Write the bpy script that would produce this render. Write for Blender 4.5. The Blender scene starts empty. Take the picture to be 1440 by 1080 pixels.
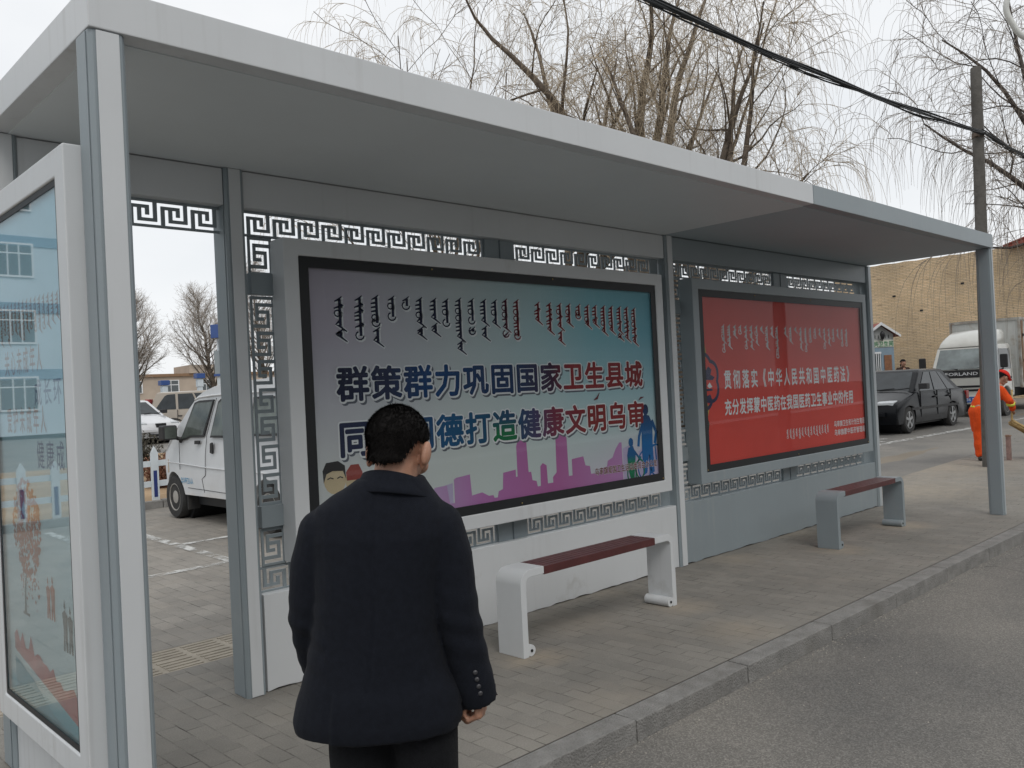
import bpy, bmesh, math, random
from mathutils import Vector, Matrix, noise
R = math.radians
PI = math.pi
SC = bpy.context.scene
COL = SC.collection

# ------------------------------------------------------------------ camera
cd = bpy.data.cameras.new('camera')
cam = bpy.data.objects.new('camera', cd)
COL.objects.link(cam)
cr = Vector((0.71962491, -0.69260636, -0.0493602))
cu = Vector((0.0292997, -0.04073487, 0.99874031))
cf = Vector((0.69374457, 0.72016464, 0.00902067))
cam.matrix_world = Matrix(((cr.x, cu.x, -cf.x, -0.98887), (cr.y, cu.y, -cf.y, -2.96349),
                           (cr.z, cu.z, -cf.z, 1.57), (0, 0, 0, 1)))
cd.sensor_width = 36.0
cd.lens = 36.0 * 1202.09 / 1440.0
cd.clip_start = 0.05
cd.clip_end = 2000
SC.camera = cam

# ------------------------------------------------------------------ world: pale overcast
W = bpy.data.worlds.new('World')
SC.world = W
W.use_nodes = True
nt = W.node_tree
nt.nodes.clear()
wo = nt.nodes.new('ShaderNodeOutputWorld')
bg = nt.nodes.new('ShaderNodeBackground')
sky = nt.nodes.new('ShaderNodeTexSky')
sky.sky_type = 'NISHITA'
sky.sun_disc = False
sky.sun_elevation = R(48)
sky.sun_rotation = R(205)
sky.air_density = 1.0
sky.dust_density = 3.0
tc = nt.nodes.new('ShaderNodeTexCoord')
mp = nt.nodes.new('ShaderNodeMapping')
mp.inputs['Scale'].default_value = (1.2, 1.2, 3.0)
nz = nt.nodes.new('ShaderNodeTexNoise')
nz.inputs['Scale'].default_value = 2.2
nz.inputs['Detail'].default_value = 5
rp = nt.nodes.new('ShaderNodeValToRGB')
rp.color_ramp.elements[0].position = 0.3
rp.color_ramp.elements[0].color = (7.55, 7.8, 8.05, 1)
rp.color_ramp.elements[1].position = 0.7
rp.color_ramp.elements[1].color = (8.75, 8.85, 8.95, 1)
mx = nt.nodes.new('ShaderNodeMixRGB')
mx.inputs[0].default_value = 0.93
L = nt.links.new
L(tc.outputs['Generated'], mp.inputs[0]); L(mp.outputs[0], nz.inputs['Vector'])
L(nz.outputs[0], rp.inputs[0]); L(sky.outputs[0], mx.inputs[1]); L(rp.outputs[0], mx.inputs[2])
L(mx.outputs[0], bg.inputs[0]); L(bg.outputs[0], wo.inputs[0])
bg.inputs[1].default_value = 0.1

sd = bpy.data.lights.new('sun', 'SUN')
sd.energy = 0.8
sd.angle = R(25)
sd.color = (1.0, 0.96, 0.9)
sun = bpy.data.objects.new('sun', sd)
COL.objects.link(sun)
sun.rotation_euler = (R(42), 0, R(-25))

SC.view_settings.view_transform = 'Standard'
SC.view_settings.look = 'None'
SC.view_settings.exposure = 0.2
SC.view_settings.gamma = 1.0
SC.cycles.max_bounces = 8
SC.cycles.transparent_max_bounces = 12
SC.cycles.caustics_reflective = False
SC.cycles.caustics_refractive = False
SC.cycles.use_denoising = True

# ------------------------------------------------------------------ helpers
def tag(o, label=None, cat=None, group=None, kind=None):
    if label: o['label'] = label
    if cat: o['category'] = cat
    if group: o['group'] = group
    if kind: o['kind'] = kind
    return o

def empty(name, loc=(0, 0, 0), rz=0.0, label=None, cat=None, group=None):
    o = bpy.data.objects.new(name, None)
    COL.objects.link(o)
    o.location = loc
    o.rotation_euler = (0, 0, rz)
    return tag(o, label, cat, group)

class MB:
    """collects shapes into one mesh"""
    def __init__(s):
        s.v = []; s.f = []
    def add(s, vs, fs):
        n = len(s.v)
        s.v.extend([tuple(p) for p in vs])
        s.f.extend([tuple(i + n for i in f) for f in fs])
        return s
    def box(s, x0, x1, y0, y1, z0, z1):
        return s.add([(x0, y0, z0), (x1, y0, z0), (x1, y1, z0), (x0, y1, z0),
                      (x0, y0, z1), (x1, y0, z1), (x1, y1, z1), (x0, y1, z1)],
                     [(0, 3, 2, 1), (4, 5, 6, 7), (0, 1, 5, 4), (1, 2, 6, 5), (2, 3, 7, 6), (3, 0, 4, 7)])
    def prism(s, poly, a0, a1, axis='y', fn=None):
        """poly: list of 2D points; extruded along axis from a0 to a1"""
        n = len(poly)
        def P(p, a):
            if axis == 'y': return (p[0], a, p[1])
            if axis == 'x': return (a, p[0], p[1])
            return (p[0], p[1], a)
        vs = [P(p, a0) for p in poly] + [P(p, a1) for p in poly]
        fs = [tuple(range(n - 1, -1, -1)), tuple(range(n, 2 * n))]
        fs += [(i, (i + 1) % n, n + (i + 1) % n, n + i) for i in range(n)]
        return s.add(vs, fs)
    def tube(s, pts, rad, n=6, cap=True):
        pts = [Vector(p) for p in pts]
        if not hasattr(rad, '__len__'): rad = [rad] * len(pts)
        m = len(pts)
        vs = []
        t0 = (pts[1] - pts[0]).normalized()
        ref = Vector((0, 0, 1)) if abs(t0.z) < 0.9 else Vector((1, 0, 0))
        a = t0.cross(ref).normalized()
        for i in range(m):
            t = (pts[min(i + 1, m - 1)] - pts[max(i - 1, 0)])
            t = t.normalized() if t.length > 1e-9 else t0
            a = a - t * a.dot(t)
            a = a.normalized() if a.length > 1e-6 else t.orthogonal().normalized()
            b = t.cross(a)
            for k in range(n):
                q = 2 * PI * k / n
                vs.append(pts[i] + (a * math.cos(q) + b * math.sin(q)) * rad[i])
        fs = []
        for i in range(m - 1):
            for k in range(n):
                fs.append((i * n + k, i * n + (k + 1) % n, (i + 1) * n + (k + 1) % n, (i + 1) * n + k))
        if cap:
            fs.append(tuple(range(n - 1, -1, -1)))
            fs.append(tuple((m - 1) * n + k for k in range(n)))
        return s.add(vs, fs)
    def loft(s, rings, cap=True):
        n = len(rings[0])
        vs = [p for r in rings for p in r]
        fs = []
        for i in range(len(rings) - 1):
            for k in range(n):
                fs.append((i * n + k, i * n + (k + 1) % n, (i + 1) * n + (k + 1) % n, (i + 1) * n + k))
        if cap:
            fs.append(tuple(range(n - 1, -1, -1)))
            fs.append(tuple((len(rings) - 1) * n + k for k in range(n)))
        return s.add(vs, fs)
    def lathe(s, prof, n=24, axis='z', c=(0, 0, 0)):
        rings = []
        for (r, h) in prof:
            ring = []
            for k in range(n):
                q = 2 * PI * k / n
                x, y = r * math.cos(q), r * math.sin(q)
                if axis == 'z': p = (x, y, h)
                elif axis == 'y': p = (x, h, -y)
                else: p = (h, x, y)
                ring.append((p[0] + c[0], p[1] + c[1], p[2] + c[2]))
            rings.append(ring)
        return s.loft(rings)
    def ball(s, c, r, n=10, m=7):
        if not hasattr(r, '__len__'): r = (r, r, r)
        rings = []
        for i in range(m + 1):
            t = -PI / 2 + PI * min(max(i / m, 0.02), 0.98)
            rings.append([(c[0] + r[0] * math.cos(t) * math.cos(2 * PI * k / n),
                           c[1] + r[1] * math.cos(t) * math.sin(2 * PI * k / n),
                           c[2] + r[2] * math.sin(t)) for k in range(n)])
        return s.loft(rings)
    def xform(s, m):
        s.v = [tuple(m @ Vector(p)) for p in s.v]
        return s
    def map(s, fn):
        s.v = [tuple(fn(*p)) for p in s.v]
        return s
    def build(s, name, m, parent=None, bevel=0, seg=2, smooth=False, recalc=True, autos=None, **tg):
        me = bpy.data.meshes.new(name)
        me.from_pydata(s.v, [], s.f)
        if recalc or bevel:
            b = bmesh.new()
            b.from_mesh(me)
            if recalc: bmesh.ops.recalc_face_normals(b, faces=b.faces)
            if bevel:
                es = [e for e in b.edges if len(e.link_faces) == 2 and e.calc_face_angle(0) > R(35)]
                bmesh.ops.bevel(b, geom=es, offset=bevel, segments=seg, affect='EDGES', profile=0.5, clamp_overlap=True)
            b.to_mesh(me)
            b.free()
        if smooth or bevel or autos:
            for p in me.polygons: p.use_smooth = True
            if not smooth: me.set_sharp_from_angle(angle=R(autos or 35))
        me.materials.append(m)
        o = bpy.data.objects.new(name, me)
        COL.objects.link(o)
        if bevel:
            w_ = o.modifiers.new('wn', 'WEIGHTED_NORMAL')
            w_.keep_sharp = True
            w_.weight = 100
        o.parent = parent
        tag(o, **tg)
        return o

def copy_tree(o, parent=None):
    c = o.copy()
    COL.objects.link(c)
    c.parent = parent
    for ch in [x for x in bpy.data.objects if x.parent == o]:
        copy_tree(ch, c)
    return c

# ------------------------------------------------------------------ materials
def mat(name, col, rough=0.5, var=0.08, vs=4.0, bump=0.0, bs=60.0, metal=0.0, spec=0.5, streak=None, stain=None, ss=1.2, coat=0.0, sub=0.0):
    m = bpy.data.materials.new(name)
    m.use_nodes = True
    t = m.node_tree
    b = t.nodes['Principled BSDF']
    b.inputs['Roughness'].default_value = rough
    b.inputs['Metallic'].default_value = metal
    b.inputs['Specular IOR Level'].default_value = spec
    b.inputs['Coat Weight'].default_value = coat
    if sub:
        b.inputs['Subsurface Weight'].default_value = sub
        b.inputs['Subsurface Radius'].default_value = (0.01, 0.004, 0.002)
    c = t.nodes.new('ShaderNodeTexCoord')
    n = t.nodes.new('ShaderNodeTexNoise')
    n.inputs['Scale'].default_value = vs
    n.inputs['Detail'].default_value = 6
    n.inputs['Roughness'].default_value = 0.6
    t.links.new(c.outputs['Object'], n.inputs['Vector'])
    r = t.nodes.new('ShaderNodeValToRGB')
    r.color_ramp.elements[0].position = 0.32
    r.color_ramp.elements[1].position = 0.68
    r.color_ramp.elements[0].color = tuple(x * (1 - var) for x in col) + (1,)
    r.color_ramp.elements[1].color = tuple(min(1, x * (1 + var)) for x in col) + (1,)
    t.links.new(n.outputs[0], r.inputs[0])
    out = r.outputs[0]
    if stain:
        n2 = t.nodes.new('ShaderNodeTexNoise')
        n2.inputs['Scale'].default_value = ss
        n2.inputs['Detail'].default_value = 8
        n2.inputs['Roughness'].default_value = 0.7
        t.links.new(c.outputs['Object'], n2.inputs['Vector'])
        r2 = t.nodes.new('ShaderNodeValToRGB')
        r2.color_ramp.elements[0].position = stain[1]
        r2.color_ramp.elements[0].color = (0, 0, 0, 1)
        r2.color_ramp.elements[1].position = stain[2]
        r2.color_ramp.elements[1].color = (1, 1, 1, 1)
        t.links.new(n2.outputs[0], r2.inputs[0])
        mxx = t.nodes.new('ShaderNodeMixRGB')
        t.links.new(r2.outputs[0], mxx.inputs[0])
        t.links.new(out, mxx.inputs[1])
        mxx.inputs[2].default_value = tuple(stain[0]) + (1,)
        out = mxx.outputs[0]
    if streak:  # thin run marks and dust rubbed down the sheet
        mpp = t.nodes.new('ShaderNodeMapping'); mpp.inputs['Scale'].default_value = (14, 14, .55)
        t.links.new(c.outputs['Object'], mpp.inputs[0])
        n4 = t.nodes.new('ShaderNodeTexNoise'); n4.inputs['Scale'].default_value = 1.3; n4.inputs['Detail'].default_value = 5
        t.links.new(mpp.outputs[0], n4.inputs['Vector'])
        n5 = t.nodes.new('ShaderNodeTexNoise'); n5.inputs['Scale'].default_value = 1.1; n5.inputs['Detail'].default_value = 6
        t.links.new(c.outputs['Object'], n5.inputs['Vector'])
        q4 = t.nodes.new('ShaderNodeMapRange'); q4.inputs[1].default_value = .54; q4.inputs[2].default_value = .72
        t.links.new(n4.outputs[0], q4.inputs[0])
        q5 = t.nodes.new('ShaderNodeMapRange'); q5.inputs[1].default_value = .42; q5.inputs[2].default_value = .68; q5.inputs[4].default_value = streak[1]
        t.links.new(n5.outputs[0], q5.inputs[0])
        ml_ = t.nodes.new('ShaderNodeMath'); ml_.operation = 'MULTIPLY'
        t.links.new(q4.outputs[0], ml_.inputs[0]); t.links.new(q5.outputs[0], ml_.inputs[1])
        m5 = t.nodes.new('ShaderNodeMixRGB'); m5.inputs[2].default_value = tuple(streak[0]) + (1,)
        t.links.new(ml_.outputs[0], m5.inputs[0]); t.links.new(out, m5.inputs[1])
        out = m5.outputs[0]
    t.links.new(out, b.inputs['Base Color'])
    if bump:
        n3 = t.nodes.new('ShaderNodeTexNoise')
        n3.inputs['Scale'].default_value = bs
        n3.inputs['Detail'].default_value = 4
        t.links.new(c.outputs['Object'], n3.inputs['Vector'])
        bp = t.nodes.new('ShaderNodeBump')
        bp.inputs['Strength'].default_value = bump
        bp.inputs['Distance'].default_value = 0.02
        t.links.new(n3.outputs[0], bp.inputs['Height'])
        t.links.new(bp.outputs[0], b.inputs['Normal'])
    return m

def glass_mat(name, tint=(0.9, 0.95, 0.95), ior=1.5, gain=1.0):
    """thin pane: fresnel mix of clear and mirror"""
    m = bpy.data.materials.new(name)
    m.use_nodes = True
    t = m.node_tree
    t.nodes.clear()
    o = t.nodes.new('ShaderNodeOutputMaterial')
    tr = t.nodes.new('ShaderNodeBsdfTransparent')
    tr.inputs[0].default_value = tint + (1,)
    gl = t.nodes.new('ShaderNodeBsdfGlossy')
    gl.inputs['Roughness'].default_value = 0.015
    gl.inputs[0].default_value = (0.95, 0.98, 1, 1)
    ge = t.nodes.new('ShaderNodeNewGeometry')
    dt = t.nodes.new('ShaderNodeVectorMath'); dt.operation = 'DOT_PRODUCT'
    t.links.new(ge.outputs['Normal'], dt.inputs[0]); t.links.new(ge.outputs['Incoming'], dt.inputs[1])
    ab = t.nodes.new('ShaderNodeMath'); ab.operation = 'ABSOLUTE'; t.links.new(dt.outputs['Value'], ab.inputs[0])
    iv = t.nodes.new('ShaderNodeMath'); iv.operation = 'SUBTRACT'; iv.inputs[0].default_value = 1.0; t.links.new(ab.outputs[0], iv.inputs[1])
    pw = t.nodes.new('ShaderNodeMath'); pw.operation = 'POWER'; pw.inputs[1].default_value = 5.0; t.links.new(iv.outputs[0], pw.inputs[0])
    f0 = ((ior - 1) / (ior + 1)) ** 2
    mu = t.nodes.new('ShaderNodeMath'); mu.operation = 'MULTIPLY_ADD'; mu.use_clamp = True
    mu.inputs[1].default_value = (1 - f0) * gain; mu.inputs[2].default_value = f0 * gain
    t.links.new(pw.outputs[0], mu.inputs[0])
    mi = t.nodes.new('ShaderNodeMixShader')
    t.links.new(mu.outputs[0], mi.inputs[0])
    t.links.new(tr.outputs[0], mi.inputs[1])
    t.links.new(gl.outputs[0], mi.inputs[2])
    t.links.new(mi.outputs[0], o.inputs[0])
    return m

WHITE = mat('white paint', (0.61, 0.63, 0.645), 0.38, 0.03, 1.5, 0.02, 120, stain=((0.40, 0.395, 0.375), 0.62, 0.86), ss=2.3, streak=((.34, .335, .32), .5))
GREY = mat('blue grey paint', (0.255, 0.296, 0.318), 0.42, 0.05, 1.3, 0.02, 120, stain=((0.30, 0.33, 0.335), 0.56, 0.85), ss=2.0, streak=((.36, .37, .36), .4))
DGREY = mat('dark grey paint', (0.125, 0.155, 0.175), 0.45, 0.06, 3)
SOFFG = mat('grey soffit', (0.37, 0.43, 0.465), 0.6, 0.05, 0.8, 0.03, 1.5)
SOFFW = mat('white soffit', (0.65, 0.695, 0.715), 0.5, 0.04, 0.8, 0.03, 1.5)
BLACK = mat('black', (0.008, 0.009, 0.011), 0.5, 0.2)
BRASS = mat('brass', (0.45, 0.33, 0.14), 0.35, 0.1, metal=1)
PANE = glass_mat('poster pane', (0.94, 0.95, 0.95), 1.45, 0.24)
PANE_SIDE = glass_mat('side poster pane', (0.90, 0.95, 0.96), 1.55, 1.15)
WINDOW = mat('dark window glass', (0.03, 0.045, 0.05), 0.05, 0.2, spec=1.0)
CARGLASS = mat('car glass', (0.035, 0.042, 0.047), 0.08, 0.3, 3, spec=0.35)
RUBBER = mat('tyre rubber', (0.03, 0.03, 0.03), 0.8, 0.2, 8, stain=((0.12, 0.11, 0.10), 0.5, 0.8))
RIM = mat('alloy rim', (0.45, 0.46, 0.47), 0.35, 0.1, metal=0.7)
TRIM = mat('black plastic trim', (0.02, 0.02, 0.022), 0.55, 0.2)
LAMP = mat('lamp lens', (0.46, 0.49, 0.51), 0.15, 0.1, 12, spec=0.9)
PRINTW = mat('white print', (0.72, 0.74, 0.76), 0.6, 0.05)

def smooth01(a, b, t):
    q = min(1, max(0, (t - a) / (b - a)))
    return q * q * (3 - 2 * q)

def gz(x, y):
    d = .694 * (x + .989) + .72 * (y + 2.963)
    return min(.65, max(.0185 * max(0, d - 6) * smooth01(1.5, 5, y), .0165 * max(0, x - 9.3)))
# ------------------------------------------------------------------ ground materials
def paver_mat(name, c1, c2, mortar, bw=0.2, rh=0.1, swap=True, dirt=(), dcol=(0.36, 0.305, 0.235), msize=0.004):
    m = bpy.data.materials.new(name)
    m.use_nodes = True
    t = m.node_tree
    N = t.nodes.new
    K = t.links.new
    b = t.nodes['Principled BSDF']
    b.inputs['Roughness'].default_value = 0.85
    b.inputs['Specular IOR Level'].default_value = 0.25
    c = N('ShaderNodeTexCoord')
    src = c.outputs['Object']
    # slightly wandering joints
    nw = N('ShaderNodeTexNoise'); nw.inputs['Scale'].default_value = 3.0; nw.inputs['Detail'].default_value = 3
    K(src, nw.inputs['Vector'])
    sb = N('ShaderNodeVectorMath'); sb.operation = 'SUBTRACT'; sb.inputs[1].default_value = (0.5, 0.5, 0.5)
    K(nw.outputs['Color'], sb.inputs[0])
    sc = N('ShaderNodeVectorMath'); sc.operation = 'SCALE'; sc.inputs['Scale'].default_value = 0.022
    K(sb.outputs[0], sc.inputs[0])
    ad = N('ShaderNodeVectorMath'); ad.operation = 'ADD'
    K(src, ad.inputs[0]); K(sc.outputs[0], ad.inputs[1])
    vec = ad.outputs[0]
    if swap:
        sp = N('ShaderNodeSeparateXYZ'); cb = N('ShaderNodeCombineXYZ')
        K(vec, sp.inputs[0]); K(sp.outputs[1], cb.inputs[0]); K(sp.outputs[0], cb.inputs[1])
        vec = cb.outputs[0]
    br = N('ShaderNodeTexBrick')
    br.inputs['Scale'].default_value = 1.0
    br.inputs['Brick Width'].default_value = bw
    br.inputs['Row Height'].default_value = rh
    br.inputs['Mortar Size'].default_value = msize
    br.inputs['Mortar Smooth'].default_value = 0.4
    br.inputs['Color1'].default_value = c1 + (1,)
    br.inputs['Color2'].default_value = c2 + (1,)
    br.inputs['Mortar'].default_value = mortar + (1,)
    br.offset = 0.5
    jn = N('ShaderNodeTexNoise'); jn.inputs['Scale'].default_value = 4.5; jn.inputs['Detail'].default_value = 5; jn.inputs['Roughness'].default_value = .7
    K(src, jn.inputs['Vector'])
    jr = N('ShaderNodeValToRGB'); je = jr.color_ramp.elements
    je[0].position = .36; je[0].color = tuple(x * .55 for x in mortar) + (1,)
    je[1].position = .62; je[1].color = tuple(x * 1.05 for x in c1) + (1,)
    jk_ = je.new(.47); jk_.color = tuple((x + y) * .5 for x, y in zip(mortar, c2)) + (1,)
    K(jn.outputs[0], jr.inputs[0]); K(jr.outputs[0], br.inputs['Mortar'])
    K(vec, br.inputs['Vector'])
    # big and fine colour drift
    n1 = N('ShaderNodeTexNoise'); n1.inputs['Scale'].default_value = 0.9; n1.inputs['Detail'].default_value = 9; n1.inputs['Roughness'].default_value = 0.65
    K(src, n1.inputs['Vector'])
    r1 = N('ShaderNodeValToRGB')
    r1.color_ramp.elements[0].position = 0.3; r1.color_ramp.elements[0].color = (0.72, 0.71, 0.69, 1)
    r1.color_ramp.elements[1].position = 0.72; r1.color_ramp.elements[1].color = (1.18, 1.15, 1.1, 1)
    K(n1.outputs[0], r1.inputs[0])
    mu = N('ShaderNodeMixRGB'); mu.blend_type = 'MULTIPLY'; mu.inputs[0].default_value = 1
    K(br.outputs['Color'], mu.inputs[1]); K(r1.outputs[0], mu.inputs[2])
    n2 = N('ShaderNodeTexNoise'); n2.inputs['Scale'].default_value = 140; n2.inputs['Detail'].default_value = 3
    K(src, n2.inputs['Vector'])
    r2 = N('ShaderNodeValToRGB')
    r2.color_ramp.elements[0].position = 0.3; r2.color_ramp.elements[0].color = (0.86, 0.86, 0.86, 1)
    r2.color_ramp.elements[1].position = 0.7; r2.color_ramp.elements[1].color = (1.12, 1.12, 1.12, 1)
    K(n2.outputs[0], r2.inputs[0])
    mu2 = N('ShaderNodeMixRGB'); mu2.blend_type = 'MULTIPLY'; mu2.inputs[0].default_value = 1
    K(mu.outputs[0], mu2.inputs[1]); K(r2.outputs[0], mu2.inputs[2])
    out = mu2.outputs[0]
    # sand spilled at known spots, plus dust drifting into the joints
    n3 = N('ShaderNodeTexNoise'); n3.inputs['Scale'].default_value = 7; n3.inputs['Detail'].default_value = 8; n3.inputs['Roughness'].default_value = 0.7
    K(src, n3.inputs['Vector'])
    for (px, py, rad, amt) in dirt:
        ds = N('ShaderNodeVectorMath'); ds.operation = 'DISTANCE'
        ds.inputs[1].default_value = (px, py, 0)
        K(src, ds.inputs[0])
        mr = N('ShaderNodeMapRange'); mr.inputs[1].default_value = rad; mr.inputs[2].default_value = 0.0
        mr.inputs[3].default_value = 0.0; mr.inputs[4].default_value = 0.85
        K(ds.outputs['Value'], mr.inputs[0])
        ml = N('ShaderNodeMath'); ml.operation = 'MULTIPLY'
        K(mr.outputs[0], ml.inputs[0]); K(n3.outputs[0], ml.inputs[1])
        m2 = N('ShaderNodeMapRange'); m2.inputs[1].default_value = 0.12; m2.inputs[2].default_value = 0.42
        m2.inputs[3].default_value = 0.0; m2.inputs[4].default_value = amt * .75
        K(ml.outputs[0], m2.inputs[0])
        mm = N('ShaderNodeMixRGB'); mm.inputs[2].default_value = dcol + (1,)
        K(m2.outputs[0], mm.inputs[0]); K(out, mm.inputs[1])
        out = mm.outputs[0]
    n4 = N('ShaderNodeTexNoise'); n4.inputs['Scale'].default_value = 1.6; n4.inputs['Detail'].default_value = 7; n4.inputs['Roughness'].default_value = 0.7
    K(src, n4.inputs['Vector'])
    r4 = N('ShaderNodeMapRange'); r4.inputs[1].default_value = 0.5; r4.inputs[2].default_value = 0.75; r4.inputs[4].default_value = 0.45
    K(n4.outputs[0], r4.inputs[0])
    m4 = N('ShaderNodeMixRGB'); m4.inputs[2].default_value = (c1[0] * 1.08, c1[1] * 1.0, c1[2] * 0.9, 1)
    K(r4.outputs[0], m4.inputs[0]); K(out, m4.inputs[1])
    K(m4.outputs[0], b.inputs['Base Color'])
    bp = N('ShaderNodeBump'); bp.inputs['Strength'].default_value = 0.55; bp.inputs['Distance'].default_value = 0.006; bp.invert = True
    K(br.outputs['Fac'], bp.inputs['Height'])
    bp2 = N('ShaderNodeBump'); bp2.inputs['Strength'].default_value = 0.25; bp2.inputs['Distance'].default_value = 0.004
    K(n2.outputs[0], bp2.inputs['Height']); K(bp.outputs[0], bp2.inputs['Normal'])
    K(bp2.outputs[0], b.inputs['Normal'])
    return m

def asphalt_mat(name, base, speck=1.0):
    m = bpy.data.materials.new(name)
    m.use_nodes = True
    t = m.node_tree
    N = t.nodes.new
    K = t.links.new
    b = t.nodes['Principled BSDF']
    b.inputs['Roughness'].default_value = 0.88
    b.inputs['Specular IOR Level'].default_value = 0.3
    c = N('ShaderNodeTexCoord').outputs['Object']
    v = N('ShaderNodeTexVoronoi'); v.inputs['Scale'].default_value = 150
    K(c, v.inputs['Vector'])
    r = N('ShaderNodeValToRGB')
    e = r.color_ramp.elements
    e[0].position = 0.0; e[0].color = tuple(x * (1 - .38 * speck) for x in base) + (1,)
    e[1].position = 1.0; e[1].color = tuple(x * (1 + .75 * speck) for x in base) + (1,)
    k = e.new(0.55); k.color = base + (1,)
    sp = N('ShaderNodeSeparateColor')
    K(v.outputs['Color'], sp.inputs[0]); K(sp.outputs[0], r.inputs[0])
    n = N('ShaderNodeTexNoise'); n.inputs['Scale'].default_value = 0.55; n.inputs['Detail'].default_value = 9; n.inputs['Roughness'].default_value = 0.62
    K(c, n.inputs['Vector'])
    r2 = N('ShaderNodeValToRGB')
    r2.color_ramp.elements[0].position = 0.3; r2.color_ramp.elements[0].color = (0.66, 0.67, 0.68, 1)
    r2.color_ramp.elements[1].position = 0.7; r2.color_ramp.elements[1].color = (1.22, 1.19, 1.13, 1)
    K(n.outputs[0], r2.inputs[0])
    mu = N('ShaderNodeMixRGB'); mu.blend_type = 'MULTIPLY'; mu.inputs[0].default_value = 1
    K(r.outputs[0], mu.inputs[1]); K(r2.outputs[0], mu.inputs[2])
    # scattered pale grit
    v2 = N('ShaderNodeTexVoronoi'); v2.inputs['Scale'].default_value = 38
    K(c, v2.inputs['Vector'])
    lt = N('ShaderNodeMath'); lt.operation = 'LESS_THAN'; lt.inputs[1].default_value = 0.10
    K(v2.outputs['Distance'], lt.inputs[0])
    n5 = N('ShaderNodeTexNoise'); n5.inputs['Scale'].default_value = 6; n5.inputs['Detail'].default_value = 4
    K(c, n5.inputs['Vector'])
    gt = N('ShaderNodeMath'); gt.operation = 'GREATER_THAN'; gt.inputs[1].default_value = 0.55
    K(n5.outputs[0], gt.inputs[0])
    ml = N('ShaderNodeMath'); ml.operation = 'MULTIPLY'
    K(lt.outputs[0], ml.inputs[0]); K(gt.outputs[0], ml.inputs[1])
    ml2 = N('ShaderNodeMath'); ml2.operation = 'MULTIPLY'; ml2.inputs[1].default_value = 0.7 * speck
    K(ml.outputs[0], ml2.inputs[0])
    mx2 = N('ShaderNodeMixRGB'); mx2.inputs[2].default_value = (0.36, 0.34, 0.31, 1)
    K(ml2.outputs[0], mx2.inputs[0]); K(mu.outputs[0], mx2.inputs[1])
    wv = N('ShaderNodeTexNoise'); wv.inputs['Scale'].default_value = 1.7; wv.inputs['Detail'].default_value = 6
    K(c, wv.inputs['Vector'])
    wa = N('ShaderNodeVectorMath'); wa.operation = 'MULTIPLY_ADD'; wa.inputs[1].default_value = (.8, .8, .8)
    K(wv.outputs['Color'], wa.inputs[0]); K(c, wa.inputs[2])
    ck = N('ShaderNodeTexVoronoi'); ck.feature = 'DISTANCE_TO_EDGE'; ck.inputs['Scale'].default_value = .42
    K(wa.outputs[0], ck.inputs['Vector'])
    cl_ = N('ShaderNodeMapRange'); cl_.inputs[1].default_value = .0; cl_.inputs[2].default_value = .007; cl_.inputs[3].default_value = 1; cl_.inputs[4].default_value = 0
    K(ck.outputs['Distance'], cl_.inputs[0])
    cg = N('ShaderNodeMapRange'); cg.inputs[1].default_value = .50; cg.inputs[2].default_value = .60; cg.inputs[4].default_value = .75
    K(n.outputs[0], cg.inputs[0])
    cm = N('ShaderNodeMath'); cm.operation = 'MULTIPLY'; K(cl_.outputs[0], cm.inputs[0]); K(cg.outputs[0], cm.inputs[1])
    cx2 = N('ShaderNodeMixRGB'); cx2.inputs[2].default_value = (.05, .047, .044, 1)
    K(cm.outputs[0], cx2.inputs[0]); K(mx2.outputs[0], cx2.inputs[1])
    K(cx2.outputs[0], b.inputs['Base Color'])
    bp = N('ShaderNodeBump'); bp.inputs['Strength'].default_value = 0.6 * speck; bp.inputs['Distance'].default_value = 0.006
    K(v.outputs['Distance'], bp.inputs['Height'])
    K(bp.outputs[0], b.inputs['Normal'])
    return m

PAVE = paver_mat('grey pavers', (0.256, 0.247, 0.230), (0.222, 0.215, 0.202), (0.145, 0.136, 0.124), dirt=[
    (2.50, 0.66, 0.34, 0.8), (2.62, 0.60, 0.3, .5), (4.0, 0.62, 0.42, 0.75), (3.25, 0.95, 0.6, 0.35), (6.45, 0.6, 0.45, 0.85),
    (7.95, 0.62, 0.5, 0.95), (3.75, -0.02, 0.5, 0.6), (2.35, -0.2, 0.5, 0.3), (5.6, 1.2, 0.45, 0.6), (4.0, 1.28, .5, .45),
    (7.0, 1.25, 0.7, 0.5), (10.5, 1.6, 2.2, 0.7), (13.0, 2.2, 2.4, 0.8)])
LOT = paver_mat('parking pavers', (0.30, 0.285, 0.265), (0.25, 0.24, 0.224), (0.13, 0.122, 0.114), bw=0.22, rh=0.115,
                dirt=[(3.9, 8.0, 1.6, 0.3), (2.2, 6.6, 1.0, 0.3)], dcol=(0.36, 0.33, 0.29))
ASPH = asphalt_mat('worn asphalt', (0.172, 0.166, 0.158), 0.6)
ASPH2 = asphalt_mat('lot asphalt', (0.215, 0.207, 0.195), 0.35)
CONC = mat('kerb concrete', (0.245, 0.239, 0.228), 0.85, 0.18, 9, 0.6, 90, stain=((0.165, 0.155, 0.14), 0.52, 0.78), ss=2.2, spec=0.25)
SOIL = mat('dry soil', (0.46, 0.335, 0.22), 0.95, 0.25, 3, 0.8, 20, stain=((0.24, 0.16, 0.09), 0.45, 0.7), ss=1.5, spec=0.1)
TACT = mat('tactile tile', (0.385, 0.345, 0.285), 0.85, 0.12, 5, 0.3, 80, stain=((0.30, 0.265, 0.22), 0.48, 0.74), ss=3.0, spec=0.2)
DIRT = mat('far ground', (0.25, 0.22, 0.18), 0.95, 0.15, 0.3, spec=0.1)

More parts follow.
